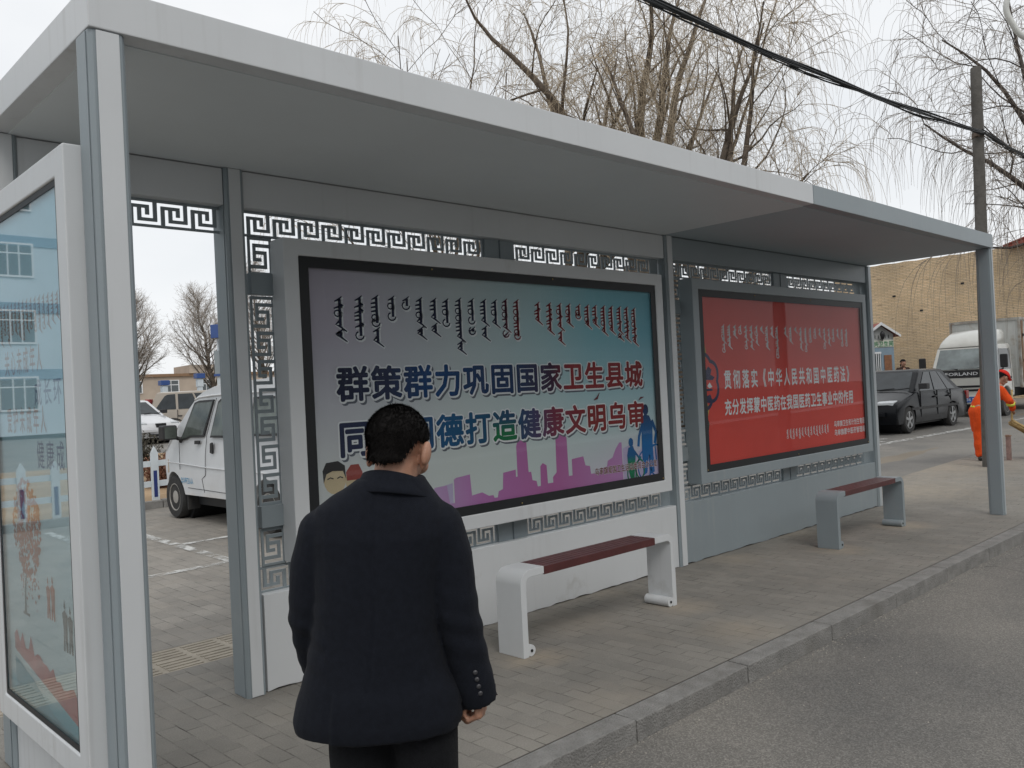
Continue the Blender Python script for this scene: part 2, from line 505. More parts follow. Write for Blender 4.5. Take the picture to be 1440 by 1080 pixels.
def faded(name, col, lo, hi, s):
    m = mat(name, col, 0.8, 0.1, 4)
    t = m.node_tree
    o = t.nodes['Material Output']
    b = t.nodes['Principled BSDF']
    n = t.nodes.new('ShaderNodeTexNoise'); n.inputs['Scale'].default_value = s; n.inputs['Detail'].default_value = 8; n.inputs['Roughness'].default_value = .7
    c = t.nodes.new('ShaderNodeTexCoord')
    t.links.new(c.outputs['Object'], n.inputs['Vector'])
    mr = t.nodes.new('ShaderNodeMapRange'); mr.inputs[1].default_value = lo; mr.inputs[2].default_value = hi
    t.links.new(n.outputs[0], mr.inputs[0])
    tr = t.nodes.new('ShaderNodeBsdfTransparent')
    mi = t.nodes.new('ShaderNodeMixShader')
    t.links.new(mr.outputs[0], mi.inputs[0]); t.links.new(tr.outputs[0], mi.inputs[1]); t.links.new(b.outputs[0], mi.inputs[2])
    t.links.new(mi.outputs[0], o.inputs[0])
    return m
LINE = faded('worn white road paint', (0.60, 0.60, 0.58), 0.40, 0.58, 6)

def sheet(name, x0, x1, y0, y1, nx, ny, dz, m):
    b = MB()
    vs = []
    for j in range(ny + 1):
        for i in range(nx + 1):
            x = x0 + (x1 - x0) * i / nx
            y = y0 + (y1 - y0) * j / ny
            vs.append((x, y, gz(x, y) + dz))
    b.add(vs, [(j * (nx + 1) + i, j * (nx + 1) + i + 1, (j + 1) * (nx + 1) + i + 1, (j + 1) * (nx + 1) + i)
               for j in range(ny) for i in range(nx)])
    return b.build(name, m, recalc=False, smooth=True, kind='structure')

sheet('ground', -300, 600, -0.35, 600, 60, 60, -0.6, DIRT)
sheet('ground', -60, 120, -0.30, 120, 180, 120, -0.012, DIRT)
sheet('road', -60, 120, -10.5, -0.35, 180, 4, -0.102, ASPH)
sheet('far_pavement', -60, 120, -60, -10.5, 60, 6, 0.0, CONC)
sheet('pavement', -14, 14.5, -0.274, 2.186, 57, 6, 0.0, PAVE)
sheet('parking_lot', -14, 9.0, 2.70, 9.72, 46, 20, 0.0, LOT)
sheet('asphalt_lot', 9.004, 34, 2.192, 16, 50, 28, -0.001, ASPH2)
sheet('pavement_end', 14.504, 34, -0.274, 2.186, 40, 6, -0.002, ASPH2)
# tactile strip with raised guiding bars
b = MB()
random.seed(3)
b.box(-14, 9.0, 2.19, 2.696, -0.05, -0.001)
for i in range(-14, 30):
    for j in range(2):
        x0 = i * 0.253 + 0.01
        y0 = 2.19 + j * 0.253
        if i * 0.253 > -3:
            for k in range(4):
                yy = y0 + 0.022 + k * 0.058
                b.box(x0 + 0.012, x0 + 0.225, yy, yy + 0.03, -0.002, 0.0035)
b.build('tactile_paving', TACT, kind='structure')
# kerb of one metre stones
b = MB()
for i in range(-14, 40):
    x0 = 3.175 + i * 0.999
    a, c_, e = (random.uniform(-.004, .004) for _ in range(3))
    g0, g1 = gz(x0, 0), gz(x0 + 1, 0)
    x1 = x0 + 0.993
    p = [(x0, -.41 + a, -.3 + g0), (x1, -.41 + c_, -.3 + g1), (x1, -.276, -.3 + g1), (x0, -.276, -.3 + g0),
         (x0, -.41 + a, g0 + a), (x1, -.41 + c_, g1 + a), (x1, -.276, g1 + .002), (x0, -.276, g0 + .002)]
    b.add(p, [(0, 3, 2, 1), (4, 5, 6, 7), (0, 1, 5, 4), (1, 2, 6, 5), (2, 3, 7, 6), (3, 0, 4, 7)])
b.build('kerb', CONC, bevel=0.009, kind='structure')
b = MB()
def strip(x0, y0, x1, y1, w):
    d = Vector((x1 - x0, y1 - y0)).normalized()
    n = Vector((-d.y, d.x)) * w / 2
    k = max(1, int(math.hypot(x1 - x0, y1 - y0) / 0.5))
    for i in range(k):
        q = []
        for t, s_ in ((i / k, -1), ((i + 1) / k, -1), ((i + 1) / k, 1), (i / k, 1)):
            x = x0 + (x1 - x0) * t + n.x * s_
            y = y0 + (y1 - y0) * t + n.y * s_
            q.append((x, y, gz(x, y) + 0.006))
        b.add(q, [(0, 1, 2, 3)])
strip(2.80, 5.0, 2.90, 9.3, .11); strip(0.2, 5.10, 2.75, 5.04, .11); strip(2.80, 6.42, 4.6, 6.4, .1)
strip(-2.4, 5.0, -2.4, 9.3, .11); strip(5.6, 5.0, 5.7, 9.3, .11)
strip(9.5, 4.3, 15.9, 4.17, .12); strip(15.9, 4.17, 24.0, 3.80, .13); strip(16.3, 4.3, 17.4, 6.6, .12); strip(15.0, 5.0, 16.9, 4.5, .11)
b.build('parking_line', LINE, kind='structure')

# grit gathered along the foot of the kerb and on the paving
GRIT = mat('grit', (.30, .28, .25), .95, .4, 40, spec=.1)
b = MB()
rg = random.Random(21)
for i in range(2600):
    x = -1.0 + 12 * rg.random()
    if i % 5 == 0:
        y = rg.uniform(-.2, 1.3); z = 0.0
        s_ = rg.uniform(.001, .003)
    else:
        y = -.415 - abs(rg.gauss(0, .05)) - (0 if i % 3 else abs(rg.gauss(0, .5))); z = -.102
        s_ = rg.uniform(.0015, .006)
    z += gz(x, 0)
    k = rg.random() * 6
    c_, n_ = math.cos(k) * s_, math.sin(k) * s_
    b.add([(x + c_, y + n_, z), (x - n_, y + c_, z), (x - c_, y - n_ * 1.3, z), (x + n_, y - c_, z), (x, y, z + s_ * .9)], [(0, 1, 4), (1, 2, 4), (2, 3, 4), (3, 0, 4)])
b.build('gravel', GRIT, recalc=False, kind='stuff')
# ------------------------------------------------------------------ lettering
_tc = {}
def glyphs(s, off=0.0, res=2):
    """mesh of a string in the built-in font: verts in em units, faces"""
    k = (s, off, res)
    if k in _tc: return _tc[k]
    cu_ = bpy.data.curves.new('txt', 'FONT')
    cu_.body = s; cu_.size = 1; cu_.offset = off; cu_.resolution_u = res
    o = bpy.data.objects.new('txt', cu_)
    COL.objects.link(o)
    dg = bpy.context.evaluated_depsgraph_get()
    dg.update()
    e = o.evaluated_get(dg)
    me = e.to_mesh()
    r = ([(v.co.x, v.co.y) for v in me.vertices], [tuple(p.vertices) for p in me.polygons])
    e.to_mesh_clear()
    bpy.data.objects.remove(o)
    bpy.data.curves.remove(cu_)
    _tc[k] = r
    return r

def prefetch(jobs):
    made = []
    for (s, off) in jobs:
        cu_ = bpy.data.curves.new('txt', 'FONT')
        cu_.body = s; cu_.size = 1; cu_.offset = off; cu_.resolution_u = 2
        o = bpy.data.objects.new('txt', cu_)
        COL.objects.link(o)
        made.append((s, off, o, cu_))
    dg = bpy.context.evaluated_depsgraph_get()
    dg.update()
    for (s, off, o, cu_) in made:
        e = o.evaluated_get(dg)
        me = e.to_mesh()
        _tc[(s, off, 2)] = ([(v.co.x, v.co.y) for v in me.vertices], [tuple(p.vertices) for p in me.polygons])
        e.to_mesh_clear()
    for (s, off, o, cu_) in made:
        bpy.data.objects.remove(o); bpy.data.curves.remove(cu_)
_r12 = '群策群力巩固国家卫生县城同心同德打造健康文明乌审'
prefetch([(ch, 0.0) for ch in sorted(set(_r12 + '旗爱运动委员会办公贯彻落实《中华人民共和医药法》充分发挥蒙在我业的作用计划育局管理关心未年护长环境北斗间'))])

def put(b, s, u, v, w, h, off=0.0, fn=None, layer=0.0, slant=0.0):
    """one CJK glyph into cell lower-left (u,v), size w x h"""
    vs, fs = glyphs(s)
    b.add([fn(u + w * x, v + h * (y + .10), layer) for x, y in vs], fs)
    if off:  # heavier weight: the same strokes printed again a hair to each side
        m_ = 12 if off > .035 else 8
        for q in range(m_):
            dx, dy = off * math.cos(2 * PI * q / m_), off * math.sin(2 * PI * q / m_)
            b.add([fn(u + w * (x + dx), v + h * (y + .10 + dy), layer - .00003 * (q + 1)) for x, y in vs], fs)

def row(b, s, u0, u1, v, h, off=0.0, fn=None, layer=0.0, fill=0.96, du=0, dv=0):
    p = (u1 - u0) / len(s)
    for i, ch in enumerate(s):
        if ch != ' ':
            put(b, ch, u0 + i * p + p * (1 - fill) / 2 + du, v + dv, p * fill, h, off, fn, layer)

def line(b, s, u0, u1, v0, v1, off=0.0, fn=None, layer=0.0):
    """a latin word stretched into a box"""
    vs, fs = glyphs(s, off)
    xa, xb = min(p[0] for p in vs), max(p[0] for p in vs)
    ya, yb = min(p[1] for p in vs), max(p[1] for p in vs)
    b.add([fn(u0 + (u1 - u0) * (x - xa) / (xb - xa), v0 + (v1 - v0) * (y - ya) / (yb - ya), layer) for x, y in vs], fs)

def stroke2(b, pts, w, fn, layer):
    """flat ribbon along 2D points, w may vary"""
    if not hasattr(w, '__len__'): w = [w] * len(pts)
    L_, R_ = [], []
    for i, p in enumerate(pts):
        a = Vector(pts[max(i - 1, 0)]); c = Vector(pts[min(i + 1, len(pts) - 1)])
        d = (c - a)
        d = d.normalized() if d.length > 1e-9 else Vector((1, 0))
        n = Vector((-d.y, d.x)) * w[i] / 2
        L_.append(fn(p[0] + n.x, p[1] + n.y, layer)); R_.append(fn(p[0] - n.x, p[1] - n.y, layer))
    m = len(pts)
    b.add(L_ + R_, [(i, i + 1, m + i + 1, m + i) for i in range(m - 1)])

def mongol(b, u, v1, v0, k, rng, fn, layer, grow=0.0):
    """a word of traditional vertical script: spine with teeth, bows and a tail"""
    h = v1 - v0
    w = k * 0.34
    stroke2(b, [(u, v1), (u, v0 + k * .25)], w + grow, fn, layer)
    stroke2(b, [(u + k * .3, v1 + k * .28), (u - k * .1, v1 - k * .05), (u - k * .6, v1 - k * .25)], [.1 * k + grow, .24 * k + grow, .12 * k + grow], fn, layer)
    y = v1 - k * .55
    while y > v0 + k * 1.0:
        q = rng.random()
        if q < .55:
            stroke2(b, [(u - k * .05, y), (u - k * .72, y - k * .12)], [.26 * k + grow, .15 * k + grow], fn, layer)
            y -= k * .42
        elif q < .8:
            c = [(u - k * .3 + k * .36 * math.cos(t), y - k * .3 + k * .32 * math.sin(t)) for t in [i * PI / 4 for i in range(9)]]
            stroke2(b, c, .16 * k + grow, fn, layer)
            y -= k * .8
        else:
            stroke2(b, [(u, y), (u + k * .45, y - k * .1)], [.26 * k + grow, .12 * k + grow], fn, layer)
            stroke2(b, [(u - k * .05, y - k * .2), (u - k * .7, y - k * .42)], [.24 * k + grow, .13 * k + grow], fn, layer)
            y -= k * .6
    if rng.random() < .6:
        stroke2(b, [(u - k * .1, v0 + k * .7), (u - k * .55, v0 + k * .35), (u - k * .1, v0 + k * .2), (u + k * .75, v0 - k * .35)],
                [.3 * k + grow, .16 * k + grow, .24 * k + grow, .12 * k + grow], fn, layer)
    else:
        c = [(u - k * .15 + k * .5 * math.cos(t), v0 + k * .3 + k * .42 * math.sin(t)) for t in [PI * .6 + i * PI / 5 for i in range(8)]]
        stroke2(b, c, .17 * k + grow, fn, layer)

def poly2(b, pts, fn, layer):
    b.add([fn(p[0], p[1], layer) for p in pts], [tuple(range(len(pts)))])

# ------------------------------------------------------------------ bus shelter
ST = empty('bus_shelter', (0, 0, 0), 0, 'long flat-roofed bus shelter, near half white and far half grey, with key-pattern lattice', 'bus shelter')
H, TH = 2.851, 0.147
XJ, XR = 5.067, 9.110
def P_(name, b, m, bevel=0.004, parent=None, **k):
    return b.build(name, m, parent or ST, bevel=bevel, **k)
P_('roof', MB().box(0, XJ - .0015, 0, 1.56, H, H + TH), WHITE, .006, label='white half of the roof')
P_('roof', MB().box(XJ + .0015, XR, 0, 1.56, H, H + TH), GREY, .006, label='grey half of the roof')
P_('soffit_panel', MB().box(.085, XJ - .003, .085, 1.352, H - .004, H + .01), SOFFW, .002, label='white ceiling panel')
P_('soffit_panel', MB().box(XJ + .003, XR - .085, .085, 1.352, H - .004, H + .01), SOFFG, .002, label='grey ceiling panel')
def post(x0, x1, y0, y1, plate, front_only=False, body=GREY, side=True):
    b = MB()
    c = .012
    b.prism([(x0 + c, y0), (x1 - c, y0), (x1, y0 + c), (x1, y1 - c), (x1 - c, y1), (x0 + c, y1), (x0, y1 - c), (x0, y0 + c)], -.02, H - .001, 'z')
    o = P_('post', b, body, .002)
    b = MB().box(x0 + .022, x1 - .022, y0 - .006, y0 - .0005, .004, H - .004)
    P_('cover_plate', b, plate, .0015, o)
    if side:
        P_('side_plate', MB().box(x0 - .004, x0 - .0005, y0 + .026, y1 - .026, .004, H - .004), body, .001, o)
    return o
post(.003, .122, .010, .150, WHITE)
post(.003, .122, 1.360, 1.53, WHITE)
post(1.112, 1.222, 1.360, 1.53, WHITE)
post(5.078, 5.192, 1.360, 1.53, WHITE)
LGREY = mat('light grey cover', (0.42, 0.46, 0.48), 0.4, 0.05, 2)
post(9.035, 9.112, .010, .158, LGREY)
post(9.088, 9.20, 1.360, 1.53, LGREY)
# headers over the lattice
P_('header_panel', MB().box(.123, 1.111, 1.376, 1.515, 2.648, H - .003), WHITE, .008)
P_('header_panel', MB().box(1.223, 5.077, 1.376, 1.515, 2.648, H - .003), WHITE, .008)
P_('header_panel', MB().box(5.193, 9.087, 1.376, 1.515, 2.648, H - .003), GREY, .008)
# skirts
def skirt(x0, x1, m, seed):
    rng = random.Random(seed)
    n = 60
    b = MB()
    pr = []
    for i in range(n + 1):
        x = x0 + (x1 - x0) * i / n
        pr.append((x, rng.uniform(0.0, .012)))
    pr += [(x1, .528), (x0, .528)]
    b.prism(pr, 1.376, 1.50, 'y')
    P_('skirt_panel', b, m, .004)
skirt(1.236, 5.072, WHITE, 1)
skirt(5.198, 9.084, GREY, 2)
# lattice of key pattern
KEY = ["HHHHHHH.", "H.....H.", "H.H.H.H.", "H.H.H.H.", "H.H.HHH.", "H.H.....", "H.HHHHHH"]
CW, RH_ = 0.01988, 0.0166
def lattice(a0, n, r_top, flip=False, vert=False, mirror=False, frame_end=True, length=None):
    """n units along a (x or z), 7 rows across; r_top is the top (or left) of the holes"""
    cols = n * 8 + 1
    cells = set()
    for k in range(7):
        rr = KEY[6 - k] if flip else KEY[k]
        for c in range(cols):
            ch = rr[c % 8] if c < n * 8 else ('H' if rr[0] == 'H' else '.')
            if ch == 'H': continue
            cells.add((k, c))
    xs = [a0 - .018] + [a0 + i * CW for i in range(cols + 1)] + [a0 + cols * CW + .018]
    ys = [r_top + .014] + [r_top - i * RH_ for i in range(8)] + [r_top - 7 * RH_ - .014]
    full = set()
    for j in range(9):
        for i in range(cols + 2):
            if j in (0, 8) or i in (0, cols + 1) or (j - 1, i - 1) in cells: full.add((j, i))
    b = MB()
    y0, y1 = 1.4395, 1.4485
    idx = {}
    def V(i, j, s):
        k = (i, j, s)
        if k not in idx:
            idx[k] = len(b.v)
            if vert: b.v.append((ys_v(j), (y0, y1)[s], xs_v(i)))
            else: b.v.append((xs[i], (y0, y1)[s], ys[j]))
        return idx[k]
    def ys_v(j): return r_top + (r_top - ys[j]) if not mirror else r_top - 7 * RH_ + (ys[j] - r_top) + 7 * RH_ * 1.0
    def xs_v(i): return a0 - (xs[i] - a0)
    for (j, i) in full:
        b.f.append((V(i, j, 0), V(i + 1, j, 0), V(i + 1, j + 1, 0), V(i, j + 1, 0)))
        b.f.append((V(i, j, 1), V(i, j + 1, 1), V(i + 1, j + 1, 1), V(i + 1, j, 1)))
        if (j - 1, i) not in full: b.f.append((V(i, j, 0), V(i, j, 1), V(i + 1, j, 1), V(i + 1, j, 0)))
        if (j + 1, i) not in full: b.f.append((V(i, j + 1, 0), V(i + 1, j + 1, 0), V(i + 1, j + 1, 1), V(i, j + 1, 1)))
        if (j, i - 1) not in full: b.f.append((V(i, j, 0), V(i, j + 1, 0), V(i, j + 1, 1), V(i, j, 1)))
        if (j, i + 1) not in full: b.f.append((V(i + 1, j, 0), V(i + 1, j, 1), V(i + 1, j + 1, 1), V(i + 1, j + 1, 0)))
    return b.build('key_pattern_lattice', GREY, ST)
def blank(x0, x1, z0, z1, y0=1.425, y1=1.46, m=GREY):
    P_('blank_plate', MB().box(x0, x1, y0, y1, z0, z1), m, .003)
ZT, ZB = 2.634, 0.655
U = 8 * CW
lattice(.141, 6, ZT)
for (xa, xb, xc, xd) in ((1.272, 3.021, 3.339, 5.060), (5.245, 6.990, 7.305, 9.055)):
    for z, fl in ((ZT, False), (ZB, True)):
        n1 = 11
        lattice(xb - n1 * U - CW, n1, z, fl)
        lattice(xc, 10 if z == ZB else 10, z, fl)
        blank(xb + .019, xc - .019, z - .131, z + .014)
        blank(xc + 10 * U + CW + .0185, xd, z - .131, z + .014, 1.4395, 1.4485)
    P_('seam_strip', MB().box((xb + xc) / 2 - .004, (xb + xc) / 2 + .004, 1.420, 1.4245, ZB - .13, ZB + .014), DGREY, 0)
    P_('seam_strip', MB().box((xb + xc) / 2 - .004, (xb + xc) / 2 + .004, 1.420, 1.4245, ZT - .13, ZT + .014), DGREY, 0)
for xl in (1.284, 5.258):
    lattice(2.488, 1, xl, vert=True)
    blank(xl - .02, xl + .155, 2.180, 2.300, 1.41, 1.475)
    lattice(2.155, 7, xl, vert=True)
    blank(xl - .02, xl + .155, .885, 1.005, 1.41, 1.475)
    lattice(.862, 1, xl, vert=True)
    blank(xl + 3.62, xl + 3.78, .69, 2.50, 1.43, 1.455)
# ------------------------------------------------------------------ poster cases
def ring(x0, x1, z0, z1, w, y0, y1):
    b = MB()
    o_ = [(x0, z0), (x1, z0), (x1, z1), (x0, z1)]
    i_ = [(x0 + w, z0 + w), (x1 - w, z0 + w), (x1 - w, z1 - w), (x0 + w, z1 - w)]
    vs = [(p[0], y0, p[1]) for p in o_ + i_] + [(p[0], y1, p[1]) for p in o_ + i_]
    fs = []
    for k in range(4):
        n = (k + 1) % 4
        fs += [(k, n, 4 + n, 4 + k), (8 + k, 12 + k, 12 + n, 8 + n), (k, 8 + k, 8 + n, n), (4 + k, 4 + n, 12 + n, 12 + k)]
    return b.add(vs, fs)

def ramp_mat(name, stops, axis='x', lo=0.0, hi=1.0, rough=0.6, noise_amt=0.0, ns=3.0):
    """printed gradient along one axis of the sheet"""
    m = bpy.data.materials.new(name)
    m.use_nodes = True
    t = m.node_tree
    N = t.nodes.new; K = t.links.new
    b = t.nodes['Principled BSDF']; b.inputs['Roughness'].default_value = rough; b.inputs['Specular IOR Level'].default_value = .2
    c = N('ShaderNodeTexCoord'); s = N('ShaderNodeSeparateXYZ'); K(c.outputs['Object'], s.inputs[0])
    r = N('ShaderNodeMapRange'); r.inputs[1].default_value = lo; r.inputs[2].default_value = hi
    src = s.outputs['xyz'.index(axis)]
    if noise_amt:
        n = N('ShaderNodeTexNoise'); n.inputs['Scale'].default_value = ns; n.inputs['Detail'].default_value = 3
        K(c.outputs['Object'], n.inputs['Vector'])
        q = N('ShaderNodeMath'); q.operation = 'MULTIPLY_ADD'; q.inputs[1].default_value = noise_amt
        K(n.outputs[0], q.inputs[0]); K(src, q.inputs[2]); src = q.outputs[0]
    K(src, r.inputs[0])
    cr_ = N('ShaderNodeValToRGB')
    e = cr_.color_ramp.elements
    e[0].position, e[0].color = stops[0][0], stops[0][1] + (1,)
    e[1].position, e[1].color = stops[-1][0], stops[-1][1] + (1,)
    for p, col in stops[1:-1]:
        e.new(p).color = col + (1,)
    K(r.outputs[0], cr_.inputs[0]); K(cr_.outputs[0], b.inputs['Base Color'])
    return m, t, cr_.outputs[0], b, s

fnF = lambda u, v, n: (u, 1.3075 - n, v)

def case(x0, x1, m, label, poster_mat):
    o = P_('poster_case', ring(x0, x1, .680, 2.488, .096, 1.283, 1.43), m, .008, label=label)
    P_('back_board', MB().box(x0 + .02, x1 - .02, 1.330, 1.429, .70, 2.47), DGREY, 0, o)
    P_('poster', MB().box(x0 + .09, x1 - .09, 1.3075, 1.3105, .77, 2.40), poster_mat, 0, o)
    P_('black_border', ring(x0 + .097, x1 - .097, .777, 2.391, .062, 1.2902, 1.2918), BLACK, 0, o)
    P_('glass_pane', MB().box(x0 + .0965, x1 - .0965, 1.2925, 1.2955, .7765, 2.3915), PANE, 0, o)
    for (u, v) in ((x0 + .115, .795), ((x0 + x1) / 2, .795), (x1 - .115, .795), (x0 + .62 * (x1 - x0), 2.375), (x0 + .3 * (x1 - x0), 2.375)):
        P_('screw', MB().ball((u, 1.289, v), .006, 8, 5), BRASS, 0, o)
    return o

# poster 1: mauve to teal with a violet foot
pm1, t, rc, bs_, sep = ramp_mat('blue poster print', [(0, (.44, .39, .47)), (.12, (.50, .46, .54)), (.4, (.52, .58, .60)), (.62, (.40, .58, .62)), (.8, (.25, .52, .60)), (1, (.19, .45, .55))], 'x', 1.5, 4.8, .6, .25, 1.3)
mrv = t.nodes.new('ShaderNodeMapRange'); mrv.inputs[1].default_value = 2.0; mrv.inputs[2].default_value = 1.15
t.links.new(sep.outputs[2], mrv.inputs[0])
rv = t.nodes.new('ShaderNodeValToRGB')
rv.color_ramp.elements[0].color = (.54, .62, .64, 1); rv.color_ramp.elements[1].color = (.58, .62, .60, 1)
t.links.new(mrv.outputs[0], rv.inputs[0])
m1 = t.nodes.new('ShaderNodeMixRGB'); t.links.new(rc, m1.inputs[1]); t.links.new(rv.outputs[0], m1.inputs[2])
mf = t.nodes.new('ShaderNodeMath'); mf.operation = 'MULTIPLY'; mf.inputs[1].default_value = .75; mf.use_clamp = True
t.links.new(mrv.outputs[0], mf.inputs[0]); t.links.new(mf.outputs[0], m1.inputs[0])
mr2 = t.nodes.new('ShaderNodeMapRange'); mr2.inputs[1].default_value = 1.25; mr2.inputs[2].default_value = .85
t.links.new(sep.outputs[2], mr2.inputs[0])
mr3 = t.nodes.new('ShaderNodeMapRange'); mr3.inputs[1].default_value = 3.3; mr3.inputs[2].default_value = 4.5
t.links.new(sep.outputs[0], mr3.inputs[0])
mm = t.nodes.new('ShaderNodeMath'); mm.operation = 'MULTIPLY'; t.links.new(mr2.outputs[0], mm.inputs[0]); t.links.new(mr3.outputs[0], mm.inputs[1])
m2 = t.nodes.new('ShaderNodeMixRGB'); m2.inputs[2].default_value = (.60, .46, .61, 1)
t.links.new(mm.outputs[0], m2.inputs[0]); t.links.new(m1.outputs[0], m2.inputs[1]); t.links.new(m2.outputs[0], bs_.inputs['Base Color'])
C1 = case(1.397, 4.902, WHITE, 'white poster case with blue and mauve poster', pm1)
TXT = ramp_mat('blue to red ink', [(0, (.020, .022, .045)), (.15, (.022, .03, .075)), (.28, (.01, .06, .19)), (.4, (.014, .045, .13)), (.55, (.02, .04, .11)), (.66, (.05, .02, .05)), (.72, (.26, .025, .03)), (1, (.22, .022, .025))], 'x', 1.7, 4.6, .6, .15, 4.0)[0]
TXT2, t2, rc2, bs2, sp2 = ramp_mat('blue to red ink', [(0, (.022, .026, .06)), (.2, (.022, .04, .11)), (.3, (.01, .09, .22)), (.45, (.012, .075, .15)), (.53, (.02, .06, .14)), (.6, (.07, .045, .12)), (.66, (.2, .03, .06)), (.78, (.22, .025, .025)), (1, (.22, .022, .025))], 'x', 1.7, 4.6, .6, .12, 4.0)
ga = t2.nodes.new('ShaderNodeMapRange'); ga.inputs[1].default_value = 1.38; ga.inputs[2].default_value = 1.30
t2.links.new(sp2.outputs[2], ga.inputs[0])
gb = t2.nodes.new('ShaderNodeMath'); gb.operation = 'COMPARE'; gb.inputs[1].default_value = 3.03; gb.inputs[2].default_value = .125
t2.links.new(sp2.outputs[0], gb.inputs[0])
gc = t2.nodes.new('ShaderNodeMath'); gc.operation = 'MULTIPLY'; t2.links.new(ga.outputs[0], gc.inputs[0]); t2.links.new(gb.outputs[0], gc.inputs[1])
gd = t2.nodes.new('ShaderNodeMixRGB'); gd.inputs[2].default_value = (.008, .16, .06, 1)
t2.links.new(gc.outputs[0], gd.inputs[0]); t2.links.new(rc2, gd.inputs[1]); t2.links.new(gd.outputs[0], bs2.inputs['Base Color'])
r1, r2 = '群策群力巩固国家卫生县城', '同心同德打造健康文明乌审'
b = MB()
row(b, r1, 1.705, 4.605, 1.562, .212, .074, fnF, .0014, .95)
row(b, r1, 1.705, 4.605, 1.562, .212, .070, fnF, .0020, .95, .004, -.004)
row(b, r2, 1.700, 4.612, 1.236, .218, .074, fnF, .0014, .95)
row(b, r2, 1.700, 4.612, 1.236, .218, .070, fnF, .0020, .95, .004, -.004)
MCOLS = [(1.76, 2.16, 1.99), (1.76, 1.97, 1.93), (1.90, 2.17, 1.93), (2.02, 2.18, 2.01), (2.02, 1.985, 1.90), (2.14, 2.18, 2.05), (2.25, 2.18, 2.12), (2.355, 2.18, 2.02),
         (2.355, 1.995, 1.945), (2.47, 2.18, 2.05), (2.47, 2.02, 1.965), (2.57, 2.18, 2.02), (2.68, 2.19, 1.93), (2.68, 1.91, 1.85), (2.79, 2.19, 2.04), (2.79, 2.00, 1.97),
         (2.90, 2.19, 2.04), (2.90, 2.01, 1.94), (3.00, 2.19, 2.03), (3.10, 2.20, 2.00), (3.10, 1.97, 1.955), (3.21, 2.20, 1.94), (3.42, 2.19, 2.06), (3.54, 2.19, 1.99),
         (3.65, 2.19, 2.02), (3.65, 1.99, 1.915), (3.75, 2.19, 2.05), (3.86, 2.19, 2.10), (3.96, 2.19, 2.04), (4.05, 2.19, 2.05), (4.15, 2.19, 1.99), (4.245, 2.19, 2.00),
         (4.345, 2.19, 2.00), (4.345, 1.97, 1.95), (4.435, 2.19, 1.94), (4.53, 2.185, 1.91)]
bt, bt2 = MB(), MB()
for q, (u, v1, v0) in enumerate(MCOLS):
    mongol(b, u + .006, v1 - .005, v0 - .005, .058, random.Random(q), fnF, .0007, .012)
    mongol(bt if u < 3.3 else bt2, u, v1, v0, .058, random.Random(q), fnF, .0018)
P_('letter_outline', b, PRINTW, 0, C1)
b = MB()
row(b, r1, 1.705, 4.605, 1.562, .212, .072, fnF, .0008, .95, .016, -.016)
row(b, r2, 1.700, 4.612, 1.236, .218, .072, fnF, .0008, .95, .016, -.016)
P_('letter_shadow_print', b, mat('letter drop print', (.10, .11, .14), .6), 0, C1)
VINK = ramp_mat('navy to red ink', [(0, (.018, .02, .05)), (.45, (.02, .022, .055)), (.53, (.20, .02, .03)), (1, (.22, .022, .028))], 'x', 1.7, 4.6)[0]
P_('vertical_script', bt, VINK, 0, C1); P_('vertical_script', bt2, VINK, 0, C1)
b = MB()
row(b, r1, 1.705, 4.605, 1.562, .212, .033, fnF, .0026, .95)
P_('lettering', b, TXT, 0, C1)
b = MB()
row(b, r2, 1.700, 4.612, 1.236, .218, .033, fnF, .0026, .95)
P_('lettering', b, TXT2, 0, C1)
# violet skyline
SKY = [(1.58, .79), (1.58, .86), (1.7, .88), (1.82, .85), (1.9, .9), (2.2, .88), (2.32, .95), (2.38, .95), (2.40, .985), (2.5, .99), (2.52, .87), (2.56, .87), (2.56, 1.02), (2.58, 1.03), (2.70, 1.04), (2.71, .90), (2.80, .91), (2.86, .88), (2.90, .88), (2.91, .86), (2.94, .86), (2.95, .90), (2.99, .91), (3.0, 1.02), (3.12, 1.03), (3.12, .98),
       (3.135, .98), (3.135, 1.19), (3.15, 1.225), (3.235, 1.235), (3.245, 1.0), (3.27, 1.0), (3.28, .94), (3.32, .93), (3.33, .89), (3.36, .89), (3.365, 1.03), (3.39, 1.05), (3.43, 1.03), (3.435, .90), (3.49, .90), (3.49, .94), (3.53, .97),
       (3.535, 1.25), (3.55, 1.265), (3.62, 1.265), (3.655, 1.21), (3.66, .93), (3.70, .93), (3.70, 1.05), (3.83, 1.06), (3.85, .99), (3.90, .98), (3.91, .92), (4.0, .92), (4.05, .95), (4.10, .96), (4.11, 1.0), (4.17, 1.02), (4.21, 1.08), (4.26, 1.13), (4.29, 1.13), (4.29, .79)]
b = MB()
for i in range(len(SKY) - 1):
    if SKY[i + 1][0] - SKY[i][0] > 1e-4:
        poly2(b, [(SKY[i][0], .79), (SKY[i + 1][0], .79), SKY[i + 1], SKY[i]], fnF, .0004)
P_('skyline_print', b, ramp_mat('violet print', [(0, (.46, .34, .54)), (.25, (.44, .17, .42)), (.6, (.42, .13, .33)), (1, (.44, .22, .45))], 'x', 2.3, 4.3)[0], 0, C1)
PVI = mat('pale violet print', (.44, .38, .56), .6)
for (xa, xb, h) in ((2.42, 2.55, 1.0), (4.30, 4.38, 1.10), (4.40, 4.47, 1.0), (4.5, 4.55, 1.06), (4.56, 4.66, .98), (4.68, 4.76, 1.05)):
    b = MB(); poly2(b, [(xa, .79), (xb, .79), (xb, h), (xa, h - .02)], fnF, .0003); P_('skyline_print', b, PVI, 0, C1)
